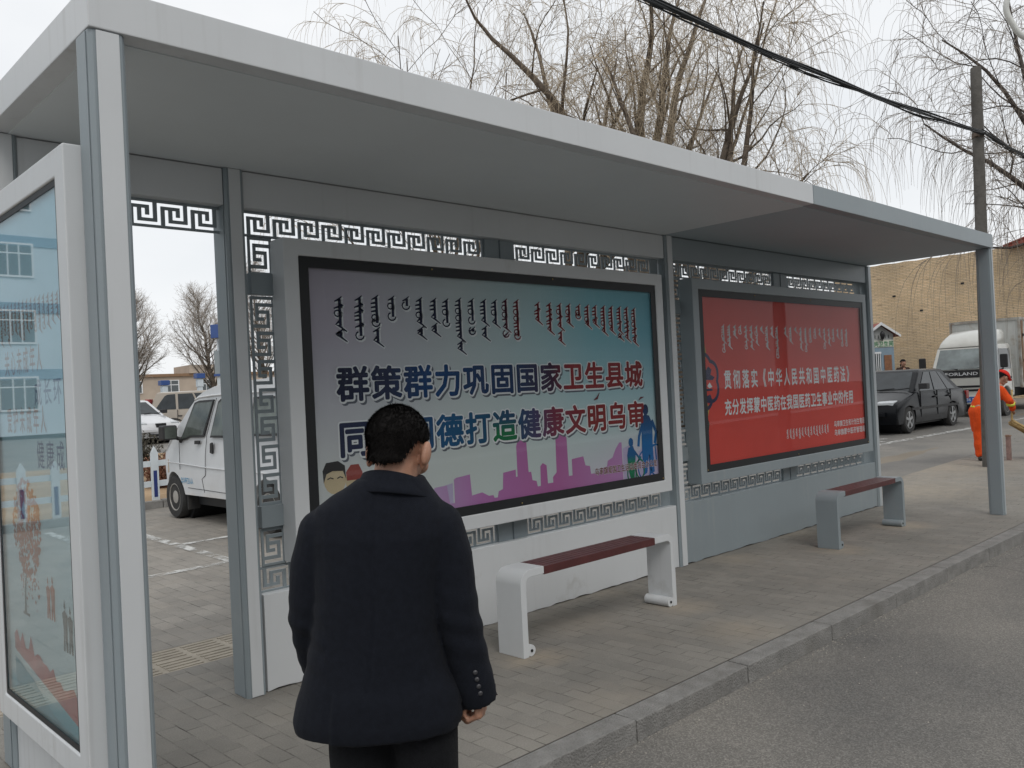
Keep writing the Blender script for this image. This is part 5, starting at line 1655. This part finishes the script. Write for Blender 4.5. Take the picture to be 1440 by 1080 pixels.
def willow(x, y, seed, label, h=12.0, r0=.30, lean=(0, 0), fork=2.4, limbs=7, spread=.55, strands=1.0, twigm=TWIG, bark=BARK, drop=2.2, group='bare trees behind the shelter', name='willow_tree', aim=None):
    rng = random.Random(seed)
    o = empty(name, (x, y, gz(x, y) - .1), 0, label, 'tree', group)
    T = MB(); Cn = MB()
    top = Vector((lean[0] * fork, lean[1] * fork, fork))
    T.tube([Vector((0, 0, 0)), Vector((0, 0, .4)), top * .6, top], [r0 * 1.35, r0 * 1.05, r0 * .95, r0 * .9], 10)
    def strand(p, d, L_):
        pts = [p]
        d = Vector(d).normalized()
        n = 7
        for i in range(n):
            d = (d + Vector((rng.gauss(0, .10), rng.gauss(0, .10), -.34 - .16 * i))).normalized()
            pts.append(pts[-1] + d * L_ / n)
        Cn.tube(pts, [.0050, .0046, .0042, .0037, .0032, .0028, .0023, .0018], 3, False)
    def sub(pts, rads, lvl, L_):
        n = len(pts)
        cnt = {1: rng.randint(7, 9), 2: rng.randint(5, 6)}[lvl]
        for k in range(cnt):
            t = (.22 if lvl == 1 else .12) + (.78 if lvl == 1 else .88) * (k + rng.random()) / cnt
            i = min(n - 2, int(t * (n - 1)))
            p = pts[i].lerp(pts[i + 1], t * (n - 1) - i)
            ax = (pts[i + 1] - pts[i]).normalized()
            s_ = ax.orthogonal().normalized()
            s_.rotate(Matrix.Rotation(rng.random() * 2 * PI, 3, ax))
            d = (ax * rng.uniform(.35, .9) + s_ * rng.uniform(.6, 1.1) + Vector((0, 0, .25))).normalized()
            r_ = rads[i] * rng.uniform(.35, .6)
            if lvl == 1:
                l2 = L_ * rng.uniform(.28, .5) * (1.15 - .5 * t)
                q, dd = wander(rng, p, d, l2, 7, .16, .02)
                ra = [max(.008, r_ * .8 * (1 - .78 * j / 7)) for j in range(8)]
                T.tube(q, ra, 5, False)
                sub(q, ra, 2, l2)
            else:
                l3 = rng.uniform(.5, 1.2)
                q, dd = wander(rng, p, d, l3, 4, .16, -.03)
                Cn.tube(q, [max(.006, r_ * .6), .008, .007, .0062, .0055], 3, False)
                for m_ in range(int(rng.uniform(4, 7) * strands)):
                    j = rng.randint(1, 4)
                    dd2 = (dd + Vector((rng.gauss(0, .6), rng.gauss(0, .6), .25))).normalized()
                    strand(q[j], dd2, rng.uniform(.5, 1.0) * drop)
    for k in range(limbs):
        a = 2 * PI * (k + rng.uniform(-.3, .3)) / limbs
        sp = spread * rng.uniform(.5, 1.25)
        d = Vector((math.cos(a) * sp, math.sin(a) * sp, 1))
        if aim and k < len(aim): d = Vector(aim[k][:3])
        L_ = (h - fork) * rng.uniform(.75, 1.05) * (aim[k][3] if aim and k < len(aim) else 1)
        pts, dd = wander(rng, top * rng.uniform(.85, 1.0), d, L_, 12, .085, .02)
        rr_ = r0 * (rng.uniform(.44, .52) if aim and k < len(aim) else rng.uniform(.32, .45))
        ra = [max(.012, rr_ * (1 - .86 * i / 12)) for i in range(13)]
        T.tube(pts, ra, 7, False)
        sub(pts, ra, 1, L_)
    T.build('trunk', bark, o, recalc=False, smooth=True)
    Cn.build('crown', twigm, o, recalc=False)
    return o
G = None
willow(14.2, 15.6, 1, 'sparse small bare willow leftmost above the white roof', h=12.0, r0=.16, fork=2.2, limbs=6, strands=1.1, spread=.45, group=G)
willow(15.6, 11.6, 2, 'bare willow with two dark upright forks left of the thick-stemmed willows', h=11.5, r0=.29, fork=3.6, limbs=5, strands=0.95, spread=.30, group=G, aim=[(-.10, .06, 1, 1), (.24, -.24, 1, .95)])
willow(16.4, 10.3, 3, 'tall bare willow with the thickest stems at centre of the group', h=12.5, r0=.40, fork=4.4, limbs=5, strands=0.95, spread=.26, bark=BARK, group=G, aim=[(.0, .0, 1, 1), (.16, -.17, 1, 1)])
willow(19.2, 11.2, 4, 'bare willow half hidden behind the thickest-stemmed one', h=12.5, r0=.22, fork=4.0, limbs=4, strands=0.95, spread=.32, group=G)
willow(15.2, 7.55, 5, 'wide drooping willow with a sawn-off limb above the grey roof', h=10.0, r0=.31, fork=3.5, limbs=6, spread=.36, drop=2.3, strands=1.1, group=G, aim=[(.50, -.48, .8, .55), (.02, .0, 1, 1.0), (.28, -.26, 1, .9), (.55, -.5, .16, .42), (-.2, .25, 1, .9)])
willow(20.9, .75, 6, 'bare willow behind the utility pole with strands hanging over the brick wall', h=11.0, r0=.24, fork=2.6, limbs=5, spread=.40, twigm=TWIG2, bark=BARK2, drop=2.3, strands=1.15, group=G, aim=[(-.34, .36, 1, 1.0), (-.50, .52, .70, .72), (-.10, .12, 1, 1.05), (.2, -.2, 1, 1.0), (-.42, .44, 1, .9)])

def poplar(x, y, seed, label, h=11.0, r0=.22, lean=(0, 0), base=2.0, wide=.60):
    rng = random.Random(seed)
    o = empty('bare_tree', (x, y, gz(x, y) - .1), 0, label, 'tree')
    T = MB(); Cn = MB()
    pts = [Vector((lean[0] * t * h, lean[1] * t * h, t * h)) + Vector((rng.gauss(0, .08), rng.gauss(0, .08), 0)) for t in [i / 12 for i in range(13)]]
    ra = [r0 * (1 - .93 * i / 12) for i in range(13)]
    T.tube(pts, ra, 7)
    for k in range(60):
        t = base / h + (1 - base / h) * ((k + rng.random()) / 60)
        i = min(11, int(t * 12))
        p = pts[i].lerp(pts[i + 1], t * 12 - i)
        a = rng.random() * 2 * PI
        d = Vector((math.cos(a), math.sin(a), rng.uniform(.7, 1.5)))
        L_ = h * wide * (1.05 - t) * rng.uniform(.6, 1.1) + .5
        q, dd = wander(rng, p, d, L_, 6, .12, .06)
        T.tube(q, [max(.012, ra[i] * .38 * (1 - .85 * j / 6)) for j in range(7)], 4, False)
        for m_ in range(int(7 + L_ * 6)):
            j = rng.randint(1, 5)
            pp = q[j].lerp(q[j + 1], rng.random())
            d2 = (dd + Vector((rng.gauss(0, .5), rng.gauss(0, .5), rng.gauss(.1, .4)))).normalized()
            q2, _ = wander(rng, pp, d2, rng.uniform(.5, 1.3), 4, .18, .03)
            Cn.tube(q2, [.010, .008, .007, .006, .005], 3, False)
            for z_ in range(3):
                q3, _ = wander(rng, q2[rng.randint(1, 3)], d2 + Vector((rng.gauss(0, .6), rng.gauss(0, .6), rng.gauss(0, .5))), rng.uniform(.25, .6), 3, .2, 0)
                Cn.tube(q3, [.007, .006, .005, .004], 3, False)
    T.build('trunk', BARK, o, recalc=False, smooth=True)
    Cn.build('crown', TWIG3, o, recalc=False)
    return o
TWIG3 = mat('pale far twigs', (.40, .36, .32), .85, .2, .8, spec=.1)  # distance haze put into the twig colour
poplar(20.6, 56.2, 11, 'bare rounded tree beside the slim white shelter post, leftmost of the far trees', h=8.2, base=1.6)
poplar(26.6, 56.0, 12, 'bare tree leaning left behind the beige wagon, tallest stem of the far trees', h=8.8, lean=(-.13, .10), base=1.8, wide=.62)
poplar(28.6, 52.5, 13, 'bare far tree partly hidden behind the blue-capped lamp column', h=10.4, lean=(-.08, .06), base=2.4)
poplar(18.2, 60.0, 14, 'bare far tree mostly hidden by the near white shelter post', h=9.5)
# ------------------------------------------------------------------ people
def limb(b, pts, rad, n=14, cut=False):
    b.tube(pts, rad, n)
    for p, r in list(zip(pts, rad))[:len(pts) - (1 if cut else 0)]: b.ball(p, r, 14, 9)
    return b
def fuse(b, name, m, parent, vox, it=6, fac=.5, disp=None, post=None):
    """fuse overlapping solids into one continuous skin"""
    me = bpy.data.meshes.new(name)
    me.from_pydata(b.v, [], b.f)
    bm = bmesh.new(); bm.from_mesh(me); bmesh.ops.recalc_face_normals(bm, faces=bm.faces); bm.to_mesh(me); bm.free()
    o = bpy.data.objects.new(name, me)
    COL.objects.link(o)
    rm = o.modifiers.new('r', 'REMESH'); rm.mode = 'VOXEL'; rm.voxel_size = vox
    sm_ = o.modifiers.new('s', 'SMOOTH'); sm_.iterations = it; sm_.factor = fac
    dg = bpy.context.evaluated_depsgraph_get(); dg.update()
    m2 = bpy.data.meshes.new_from_object(o.evaluated_get(dg))
    o.modifiers.clear()
    o.data = m2
    if disp or post:
        cs = [v.co.copy() for v in m2.vertices]
        ns = [v.vector.copy() for v in m2.vertex_normals]
        for i, c in enumerate(cs):
            q = c + ns[i] * (disp(c, ns[i]) if disp else 0)
            for k in range(3): c[k] = q[k]
        m2.vertices.foreach_set('co', [x for c in cs for x in c])
        m2.update()
    for p in m2.polygons: p.use_smooth = True
    m2.materials.clear(); m2.materials.append(m)
    o.parent = parent
    return o

SKIN = mat('skin', (.40, .215, .145), .5, .10, 30, .15, 200, sub=.15)
SKIN2 = mat('weathered skin', (.33, .18, .12), .55, .1, 30)
HAIR = mat('black hair', (.010, .0088, .0085), .7, .2, 60, .05, 260, spec=.12)
def cloth(name, col, bump=.35, bs=420, var=.14):
    m = mat(name, col, .92, var, 60, bump, bs, spec=.12)
    b = m.node_tree.nodes['Principled BSDF']
    b.inputs['Sheen Weight'].default_value = .03
    b.inputs['Sheen Roughness'].default_value = .5
    return m
COAT = cloth('navy wool', (.0095, .0112, .0165), .2)
TROU = cloth('dark trousers', (.010, .0105, .0125))
SHOE = mat('black leather', (.012, .011, .010), .35, .1)

def head_parts(b, M, ears=True):
    def B(c, r, n=16, m=12):
        q = MB().ball((0, 0, 0), 1, n, m)
        q.map(lambda x, y, z: M @ Vector((c[0] + x * r[0], c[1] + y * r[1], c[2] + z * r[2])))
        b.add(q.v, q.f)
    B((0, -.008, .025), (.076, .094, .083)); B((0, .015, -.02), (.066, .082, .075)); B((0, .045, -.066), (.050, .050, .046))
    B((0, .072, -.09), (.026, .022, .022)); B((0, .102, -.018), (.011, .018, .022)); B((0, .092, .02), (.05, .012, .012))
    for s_ in (-1, 1):
        B((s_ * .036, .074, -.03), (.026, .022, .024)); B((s_ * .013, .098, -.028), (.009, .010, .008))
        B((s_ * (.087 if s_ > 0 else .076), -.008, -.014), (.013, .020, .034)); B((s_ * .080, .002, -.045), (.009, .010, .012)); B((s_ * .074, .004, -.02), (.016, .012, .022))
        B((s_ * .031, .083, .006), (.013, .009, .008))
    B((0, .093, -.058), (.023, .009, .006)); B((0, .091, -.068), (.019, .009, .006))

def hair_mesh(M, parent, m, seed, grow=1.055, back=-.072, nst=2200, length=.010, droop=.6):
    rng = random.Random(seed)
    b = MB()
    n, k = 72, 54
    c = Vector((0, -.010, .022)); r = Vector((.078 * grow, .096 * grow, .085 * grow))
    def keep(p):
        d = (p.y + .01) / .096
        if d > .62: lim = .062
        elif d > .15: lim = .012 + .05 * (d - .15) / .47
        elif d > -.28: lim = .010
        else: lim = .010 + (back - .010) * min(1, (-d - .28) / .35)
        return p.z > lim
    idx = {}
    def P(i, j):
        t = -PI / 2 + PI * i / k; a = 2 * PI * (j % n) / n
        u = Vector((math.cos(t) * math.cos(a), math.cos(t) * math.sin(a), math.sin(t)))
        q = c + Vector((u.x * r.x, u.y * r.y, u.z * r.z))
        if u.z < 0:  # nape runs straight down to the neck
            q.y = c.y + u.y * r.y / max(.5, math.cos(t)) * (1 - .14 * min(1, -u.z / .5)) if u.y < 0 else q.y
            q.x = c.x + u.x * r.x / max(.6, math.cos(t)) * (1 - .20 * min(1, -u.z / .6))
        return q + u * (noise.noise(q * 60) * .0012)
    for i in range(5, k):
        for j in range(n):
            q = [P(i, j), P(i, j + 1), P(i + 1, j + 1), P(i + 1, j)]
            if all(keep(x) for x in q): b.add([M @ x for x in q], [(0, 1, 2, 3)])
    cnt = 0
    while cnt < nst:
        u = Vector((rng.gauss(0, 1), rng.gauss(0, 1), rng.gauss(0, 1))).normalized()
        t = math.asin(u.z); 
        q = c + Vector((u.x * r.x, u.y * r.y, u.z * r.z))
        if u.z < 0:
            q.y = c.y + u.y * r.y / max(.5, math.cos(t)) * (1 - .14 * min(1, -u.z / .5)) if u.y < 0 else q.y
            q.x = c.x + u.x * r.x / max(.6, math.cos(t)) * (1 - .20 * min(1, -u.z / .6))
        if not keep(q): continue
        cnt += 1
        d = (u * .22 + Vector((0, -.35 if u.y < .3 else .35, -droop * (1 - max(0, u.z) * .8))) + Vector((rng.gauss(0, .07), rng.gauss(0, .07), rng.gauss(0, .07)))).normalized()
        s_ = d.cross(u); s_ = s_.normalized() * .0013 if s_.length > 1e-6 else Vector((.0011, 0, 0))
        e = q + d * length * rng.uniform(.6, 1.3) + u * .002
        b.add([M @ (q - s_), M @ (q + s_), M @ e], [(0, 1, 2)])
    return b.build('hair', m, parent, recalc=False, smooth=True)

# --- the man in the foreground, seen from behind
MN = empty('person', (.3391, -1.0644, -.102), math.atan2(-.69345, .7205), 'man in a long navy coat seen from behind, facing the blue poster', 'person')
MH = Matrix.Translation((.046, .022, 1.536)) @ Matrix.Rotation(R(-17), 4, 'Z') @ Matrix.Rotation(R(-19), 4, 'X') @ Matrix.Rotation(R(4), 4, 'Y')
b = MB()
head_parts(b, MH)
limb(b, [(.022, -.015, 1.36), (.034, -.004, 1.44), (.044, .008, 1.50)], [.068, .060, .058])
limb(b, [(.0, .0, .92), (.0, .0, 1.08), (.005, .0, 1.24), (.012, -.01, 1.34)], [.115, .105, .115, .085])
b.ball((0, 0, 1.24), (.16, .10, .14), 16, 10); b.ball((0, 0, .92), (.15, .11, .10), 16, 10)
for s_, hx in ((-1, -.085), (1, .082)):
    limb(b, [(hx, 0, .88), (hx * 1.02, .015, .48), (hx * 1.05, -.01, .09)], [.078, .054, .038])
    limb(b, [(hx * 1.05, -.03, .05), (hx * 1.2, .06, .035), (hx * 1.3, .13, .025)], [.036, .034, .024])
# arms
limb(b, [(.140, -.005, 1.315), (.190, -.015, 1.08), (.232, .012, .875)], [.040, .038, .029])
limb(b, [(-.155, -.005, 1.315), (-.208, .02, 1.09), (-.225, .12, .93)], [.040, .038, .029])
def hand(b, wrist, px, py, pz, s_):
    """relaxed hand: px across knuckles (towards little finger), py back of hand outwards, pz along the fingers"""
    px, py, pz = Vector(px).normalized(), Vector(py).normalized(), Vector(pz).normalized()
    W_ = Vector(wrist)
    f = lambda a, c, d: W_ + px * a + py * c + pz * d
    for k in range(4):
        a = -.030 + k * .020
        limb(b, [f(a * .75, 0, .005), f(a, .002, .075 - .004 * abs(k - 1))], [.0150, .0125], 10)
        L3 = [.036, .041, .038, .030][k]
        r_ = [.0092, .0096, .0090, .0078][k]
        p0 = f(a, .002, .078 - .004 * abs(k - 1))
        curl = [R(58), R(66), R(72), R(76)][k]
        ang = 0; pts = [p0]
        for j, sc_ in enumerate((1.0, .72, .55)):
            ang += curl * (1.0, .95, .6)[j]
            pts.append(pts[-1] + (pz * math.cos(ang) - py * math.sin(ang)) * L3 * sc_)
        limb(b, pts, [r_ * 1.12, r_ * 1.05, r_ * .95, r_ * .80], 10)
    t0 = f(-.030, -.006, .018)
    limb(b, [t0, f(-.046, -.022, .045), f(-.042, -.040, .072), f(-.034, -.052, .092)], [.0145, .0125, .0105, .0085], 10)
hand(b, (.238, .016, .885), (-.15, -1, 0), (1, -.15, .12), (-.10, .05, -1), 1)
hand(b, (-.224, .125, .925), (.1, -1, -.3), (-1, 0, .1), (.0, .55, -.83), -1)
body = fuse(b, 'body', SKIN, MN, .0042, 3, .4)
hair_mesh(MH, MN, HAIR, 5, nst=6000)

def wr(co, n):
    q = co * 1.0
    a = noise.noise(Vector((q.x * 9, q.y * 9, q.z * 4.5))) * .0050
    a += noise.noise(Vector((q.x * 22 + 5, q.y * 22, q.z * 10))) * .0022
    # folds gather at the elbows, the waist and the armholes
    sl = abs(q.x) > .15
    e = math.exp(-((q.z - 1.05) / .11) ** 2) if sl else 0
    a += e * math.sin(q.z * 95 + q.x * 30) * .0022
    # back vent: right flap lies over the left one
    if n.y < -.25 and q.z < .955:
        u = q.x - (-.145 + .10 * (q.z - .76))
        a += .0055 * smooth01(-.004, .004, u) * smooth01(.955, .90, q.z)
    # centre seam
    if n.y < -.3 and q.z >= .93:
        u = q.x - (-.012 + .03 * (q.z - 1.2) - .12 * max(0, 1.1 - q.z))
        a -= .0036 * math.exp(-(u / .0055) ** 2)
    return a
b = MB()
def ell(z, cx_, hx, hy, cy_=0.0, n=36, e=2.5, tilt=0):
    ring_ = []
    for i in range(n):
        t = 2 * PI * i / n
        c, s_ = math.cos(t), math.sin(t)
        ring_.append((cx_ + hx * math.copysign(abs(c) ** (2 / e), c), cy_ + hy * math.copysign(abs(s_) ** (2 / e), s_), z + tilt * c))
    return ring_
b.loft([ell(.805, -.040, .218, .150, .012), ell(.835, -.038, .224, .154, .01), ell(.885, -.035, .214, .152, .008), ell(.96, -.036, .188, .146, .004), ell(1.06, -.032, .170, .136, 0),
        ell(1.15, -.022, .168, .132, 0), ell(1.24, -.012, .180, .130, 0), ell(1.31, -.006, .192, .122, -.004), ell(1.355, -.006, .186, .106, -.008), ell(1.39, -.006, .168, .094, -.010),
        ell(1.418, .002, .140, .086, -.008), ell(1.442, .014, .112, .080, -.004), ell(1.462, .026, .088, .074, 0)])
limb(b, [(.142, -.006, 1.322), (.168, -.012, 1.24), (.186, -.018, 1.10), (.208, -.004, .98), (.235, .013, .852)], [.072, .066, .0610, .0560, .0480], 20, True)
limb(b, [(-.160, -.006, 1.316), (-.186, -.004, 1.24), (-.205, .012, 1.10), (-.215, .07, 1.0), (-.222, .125, .925)], [.071, .066, .0620, .0540, .0460], 20, True)
coat = fuse(b, 'coat', COAT, MN, .0055, 4, .5, wr)
# turned-down collar: higher behind the neck, dropping to the front
def cring(t0, r_, z, dz, cx_=.034, cy_=.004):
    return [(cx_ + r_ * 1.08 * math.cos(2 * PI * i / 40), cy_ + r_ * .98 * math.sin(2 * PI * i / 40), z - dz * (.5 + .5 * math.sin(2 * PI * i / 40)) - .014 * math.cos(2 * PI * i / 40)) for i in range(40)]
cl = MB().loft([cring(0, .070, 1.43, .05), cring(0, .069, 1.474, .055), cring(0, .072, 1.483, .056), cring(0, .078, 1.482, .057), cring(0, .087, 1.467, .059), cring(0, .100, 1.446, .060), cring(0, .110, 1.433, .061), cring(0, .1085, 1.429, .060), cring(0, .092, 1.434, .055)], False)
cl.build('collar', COAT, coat, smooth=True, recalc=True)
for k in range(4):
    c = Vector((.228 + k * .0035, -.0505 + k * .0022, .945 - k * .019))
    MB().lathe([(.001, -.004), (.006, -.004), (.0065, 0), (.006, .004), (.001, .004)], 12, 'y', c).build('button', mat('dark button', (.05, .05, .055), .25, .1), coat, smooth=True)
b = MB()
for hx in (-.090, .086):
    limb(b, [(hx * .92, .0, .86), (hx, .006, .66), (hx * 1.03, .018, .46), (hx * 1.05, .0, .14)], [.093, .083, .070, .062], 20)
b.ball((-.005, 0, .88), (.165, .115, .09), 20, 12)
fuse(b, 'trousers', TROU, MN, .008, 4, .5, lambda c, n: noise.noise(Vector((c.x * 12, c.y * 12, c.z * 7))) * .006)
for s_, hx in ((-1, -.092), (1, .088)):
    b = MB(); limb(b, [(hx * 1.05, -.045, .05), (hx * 1.2, .06, .045), (hx * 1.3, .155, .035)], [.045, .046, .034]); b.box(hx * 1.1 - .04, hx * 1.1 + .055, -.09, .17, .0, .03)
    fuse(b, 'shoe', SHOE, MN, .007, 4, .5)

# --- street sweeper in orange
ORG = cloth('orange workwear', (.72, .085, .018), .3, 200, .12)
YEL = mat('yellow reflective band', (.62, .66, .06), .4, .08)
SILV = mat('silver band', (.5, .52, .5), .35, .1)
RED = cloth('red helmet cover', (.62, .035, .025), .1, 100, .1)
sx_, sy_ = 14.09, 1.82
SW = empty('person', (sx_, sy_, gz(sx_, sy_) - .015), math.atan2(-.69345, .7205), 'street sweeper in orange workwear with yellow bands, bending over behind the utility pole', 'person')
MH2 = Matrix.Translation((.44, .02, 1.34)) @ Matrix.Rotation(R(-75), 4, 'Z') @ Matrix.Rotation(R(-40), 4, 'X')
b = MB()
head_parts(b, MH2)
limb(b, [(.29, .02, 1.20), (.36, .02, 1.26), (.42, .02, 1.315)], [.06, .055, .052])
limb(b, [(.03, .02, .86), (.12, .02, 1.02), (.26, .02, 1.17)], [.11, .10, .10])
for q in ([(-.005, -.06, .86), (-.01, -.02, .47), (.0, -.02, .08)], [(.05, .10, .86), (.16, .16, .47), (.20, .20, .08)]):
    limb(b, q, [.075, .05, .038])
for q in ([(.30, -.15, 1.20), (.40, -.22, .97), (.50, -.12, .80)], [(.30, .18, 1.20), (.45, .26, 1.04), (.585, .06, 1.0)]):
    limb(b, q, [.045, .036, .028])
hand(b, (.50, -.115, .80), (0, 1, -.5), (0, -1, -.3), (.5, .5, -.7), 1)
hand(b, (.585, .065, 1.0), (0, 1, .3), (.4, .6, .5), (.2, -.8, -.5), -1)
fuse(b, 'body', SKIN2, SW, .006, 3, .4)
hair_mesh(MH2, SW, HAIR, 8, nst=500)
b = MB()
q = MB().ball((0, 0, 0), 1, 18, 10); q.map(lambda x, y, z: MH2 @ Vector((x * .095, -.005 + y * .115, .045 + max(z, -.1) * .085))); b.add(q.v, q.f)
q = MB().ball((0, 0, 0), 1, 18, 8); q.map(lambda x, y, z: MH2 @ Vector((x * .075, .10 + y * .06, .05 + z * .01))); b.add(q.v, q.f)
fuse(b, 'helmet', RED, SW, .007, 3, .4)
b = MB()
limb(b, [(.015, .02, .80), (.09, .02, .96), (.19, .02, 1.10), (.285, .02, 1.20)], [.135, .135, .14, .115], 18)
limb(b, [(.02, .02, .80), (.015, .02, .55)], [.145, .115], 18); b.ball((.05, .05, .60), (.11, .14, .12), 16, 10)
for q in ([(.28, -.13, 1.18), (.40, -.22, .97), (.485, -.14, .84)], [(.28, .16, 1.18), (.45, .26, 1.04), (.56, .10, 1.01)]):
    limb(b, q, [.075, .06, .05])
fo = lambda c, n: noise.noise(Vector((c.x * 14, c.y * 14, c.z * 9))) * .011
jk = fuse(b, 'jacket', ORG, SW, .010, 4, .5, fo)
b = MB()
limb(b, [(-.005, -.06, .82), (-.015, -.02, .46), (-.01, -.02, .13)], [.10, .082, .074], 16); limb(b, [(.05, .10, .82), (.155, .16, .46), (.19, .20, .13)], [.10, .082, .074], 16)
fuse(b, 'trousers', ORG, SW, .010, 4, .5, fo)
b = MB()
def band(c, nrm, r_, w_, mm, par):
    c = Vector(c); nrm = Vector(nrm).normalized()
    MB().tube([c - nrm * w_ / 2, c + nrm * w_ / 2], r_, 24).build('reflective_band', mm, par, smooth=True)
band((.08, .02, .90), (.45, 0, .9), .146, .03, YEL, jk); band((.06, .02, .865), (.45, 0, .9), .1455, .03, SILV, jk); band((.045, .02, .835), (.45, 0, .9), .146, .03, YEL, jk)
band((.21, .02, 1.12), (.65, 0, .75), .146, .05, YEL, jk)
for q in ((.43, -.19, .92),): band(q, (.1, .25, -.5), .064, .04, YEL, jk)
for q in ((0, -.02, .045), (.20, .20, .045)):
    b = MB(); limb(b, [(q[0] - .02, q[1] - .04, .05), (q[0] + .05, q[1], .045), (q[0] + .15, q[1] + .02, .035)], [.045, .045, .034]); fuse(b, 'shoe', SHOE, SW, .008, 3, .5)
# bamboo broom in the sweeper's hands
BM = mat('dry bamboo', (.42, .30, .13), .7, .3, 14)
m4 = Matrix.Translation((sx_, sy_, gz(sx_, sy_) - .015)) @ Matrix.Rotation(math.atan2(-.69345, .7205), 4, 'Z')
BR = empty('bamboo_broom', tuple(m4 @ Vector((.60, -.10, 0))), math.atan2(-.69345, .7205), 'yellow bamboo twig broom held by the orange-clad sweeper', 'broom')
b = MB(); a_, e_ = Vector((.02, .18, 1.13)), Vector((-.14, -.05, .62)); b.tube([a_, e_], .016, 8); b.build('handle', BM, BR, smooth=True)
rb = random.Random(5)
b = MB()
for i in range(110):
    s_ = e_ + Vector((rb.gauss(0, .022), rb.gauss(0, .022), rb.gauss(0, .02)))
    t_ = Vector((rb.gauss(.62, .07), rb.gauss(-.25, .12), rb.uniform(.0, .10)))
    mid = s_.lerp(t_, .5) + Vector((0, 0, .03 + rb.gauss(0, .012)))
    b.tube([s_, mid, t_], [.007, .006, .003], 4, False)
b.build('bristles', BM, BR, recalc=False)
st_ = empty('wooden_stake', (14.25, 1.44, gz(14.25, 1.44) - .01), 0, 'short pinkish weathered stake standing right of the grey corner post', 'stake')
MB().prism([(-.045, 0), (.03, 0), (.036, .40), (-.038, .42)], -.03, .03, 'y').build('stake', mat('pinkish wood', (.26, .17, .15), .8, .25, 12), st_, bevel=.006)
MB().box(-.05, .05, -.035, .035, .39, .405).build('stake_band', RUST, st_)

# --- woman beyond the sedan
wx_, wy_ = 27.0, 8.05
WM = empty('person', (wx_, wy_, gz(wx_, wy_) - .02), math.atan2(.2, -1) - R(90) + R(60), 'dark-haired woman with a ponytail walking behind the black sedan roof', 'person')
MH3 = Matrix.Translation((0, .03, 1.50)) @ Matrix.Rotation(R(-12), 4, 'X')
b = MB(); head_parts(b, MH3); limb(b, [(0, 0, 1.28), (0, .01, 1.44)], [.055, .048]); limb(b, [(0, 0, .85), (0, 0, 1.1), (0, 0, 1.28)], [.12, .11, .11])
for s_ in (-1, 1):
    limb(b, [(s_ * .08, 0, .85), (s_ * .08, .02, .45), (s_ * .08, 0, .05)], [.075, .05, .035]); limb(b, [(s_ * .16, 0, 1.27), (s_ * .21, 0, 1.02), (s_ * .20, .08, .82)], [.045, .036, .027])
    limb(b, [(s_ * .08, -.02, .04), (s_ * .08, .14, .03)], [.035, .028])
    hand(b, (s_ * .20, .085, .815), (0, -1, 0), (s_, 0, 0), (0, .2, -1), s_)
fuse(b, 'body', SKIN, WM, .008, 3, .4)
hair_mesh(MH3, WM, HAIR, 9, grow=1.12, back=-.09, nst=700)
b = MB(); limb(b, [MH3 @ Vector((0, -.09, .03)), MH3 @ Vector((0, -.14, -.02)), MH3 @ Vector((0, -.14, -.13))], [.035, .038, .018]); fuse(b, 'ponytail', HAIR, WM, .008, 3, .5)
b = MB(); b.loft([ell(.62, 0, .20, .15), ell(.9, 0, .18, .13), ell(1.2, 0, .19, .12), ell(1.33, 0, .14, .09), ell(1.38, 0, .07, .07)])
for s_ in (-1, 1): limb(b, [(s_ * .16, 0, 1.29), (s_ * .215, 0, 1.03), (s_ * .205, .07, .85)], [.065, .055, .045])
fuse(b, 'coat', cloth('brown coat', (.05, .03, .025)), WM, .010, 4, .5)
b = MB()
for s_ in (-1, 1): limb(b, [(s_ * .08, 0, .75), (s_ * .08, .02, .45), (s_ * .08, 0, .08)], [.085, .065, .05])
fuse(b, 'trousers', TROU, WM, .010, 3, .5)
for s_ in (-1, 1):
    b = MB(); limb(b, [(s_ * .08, -.03, .04), (s_ * .08, .15, .035)], [.042, .034]); fuse(b, 'shoe', SHOE, WM, .008, 3, .5)

for o in [o for o in bpy.data.objects if o.type == 'CURVE']: bpy.data.objects.remove(o)
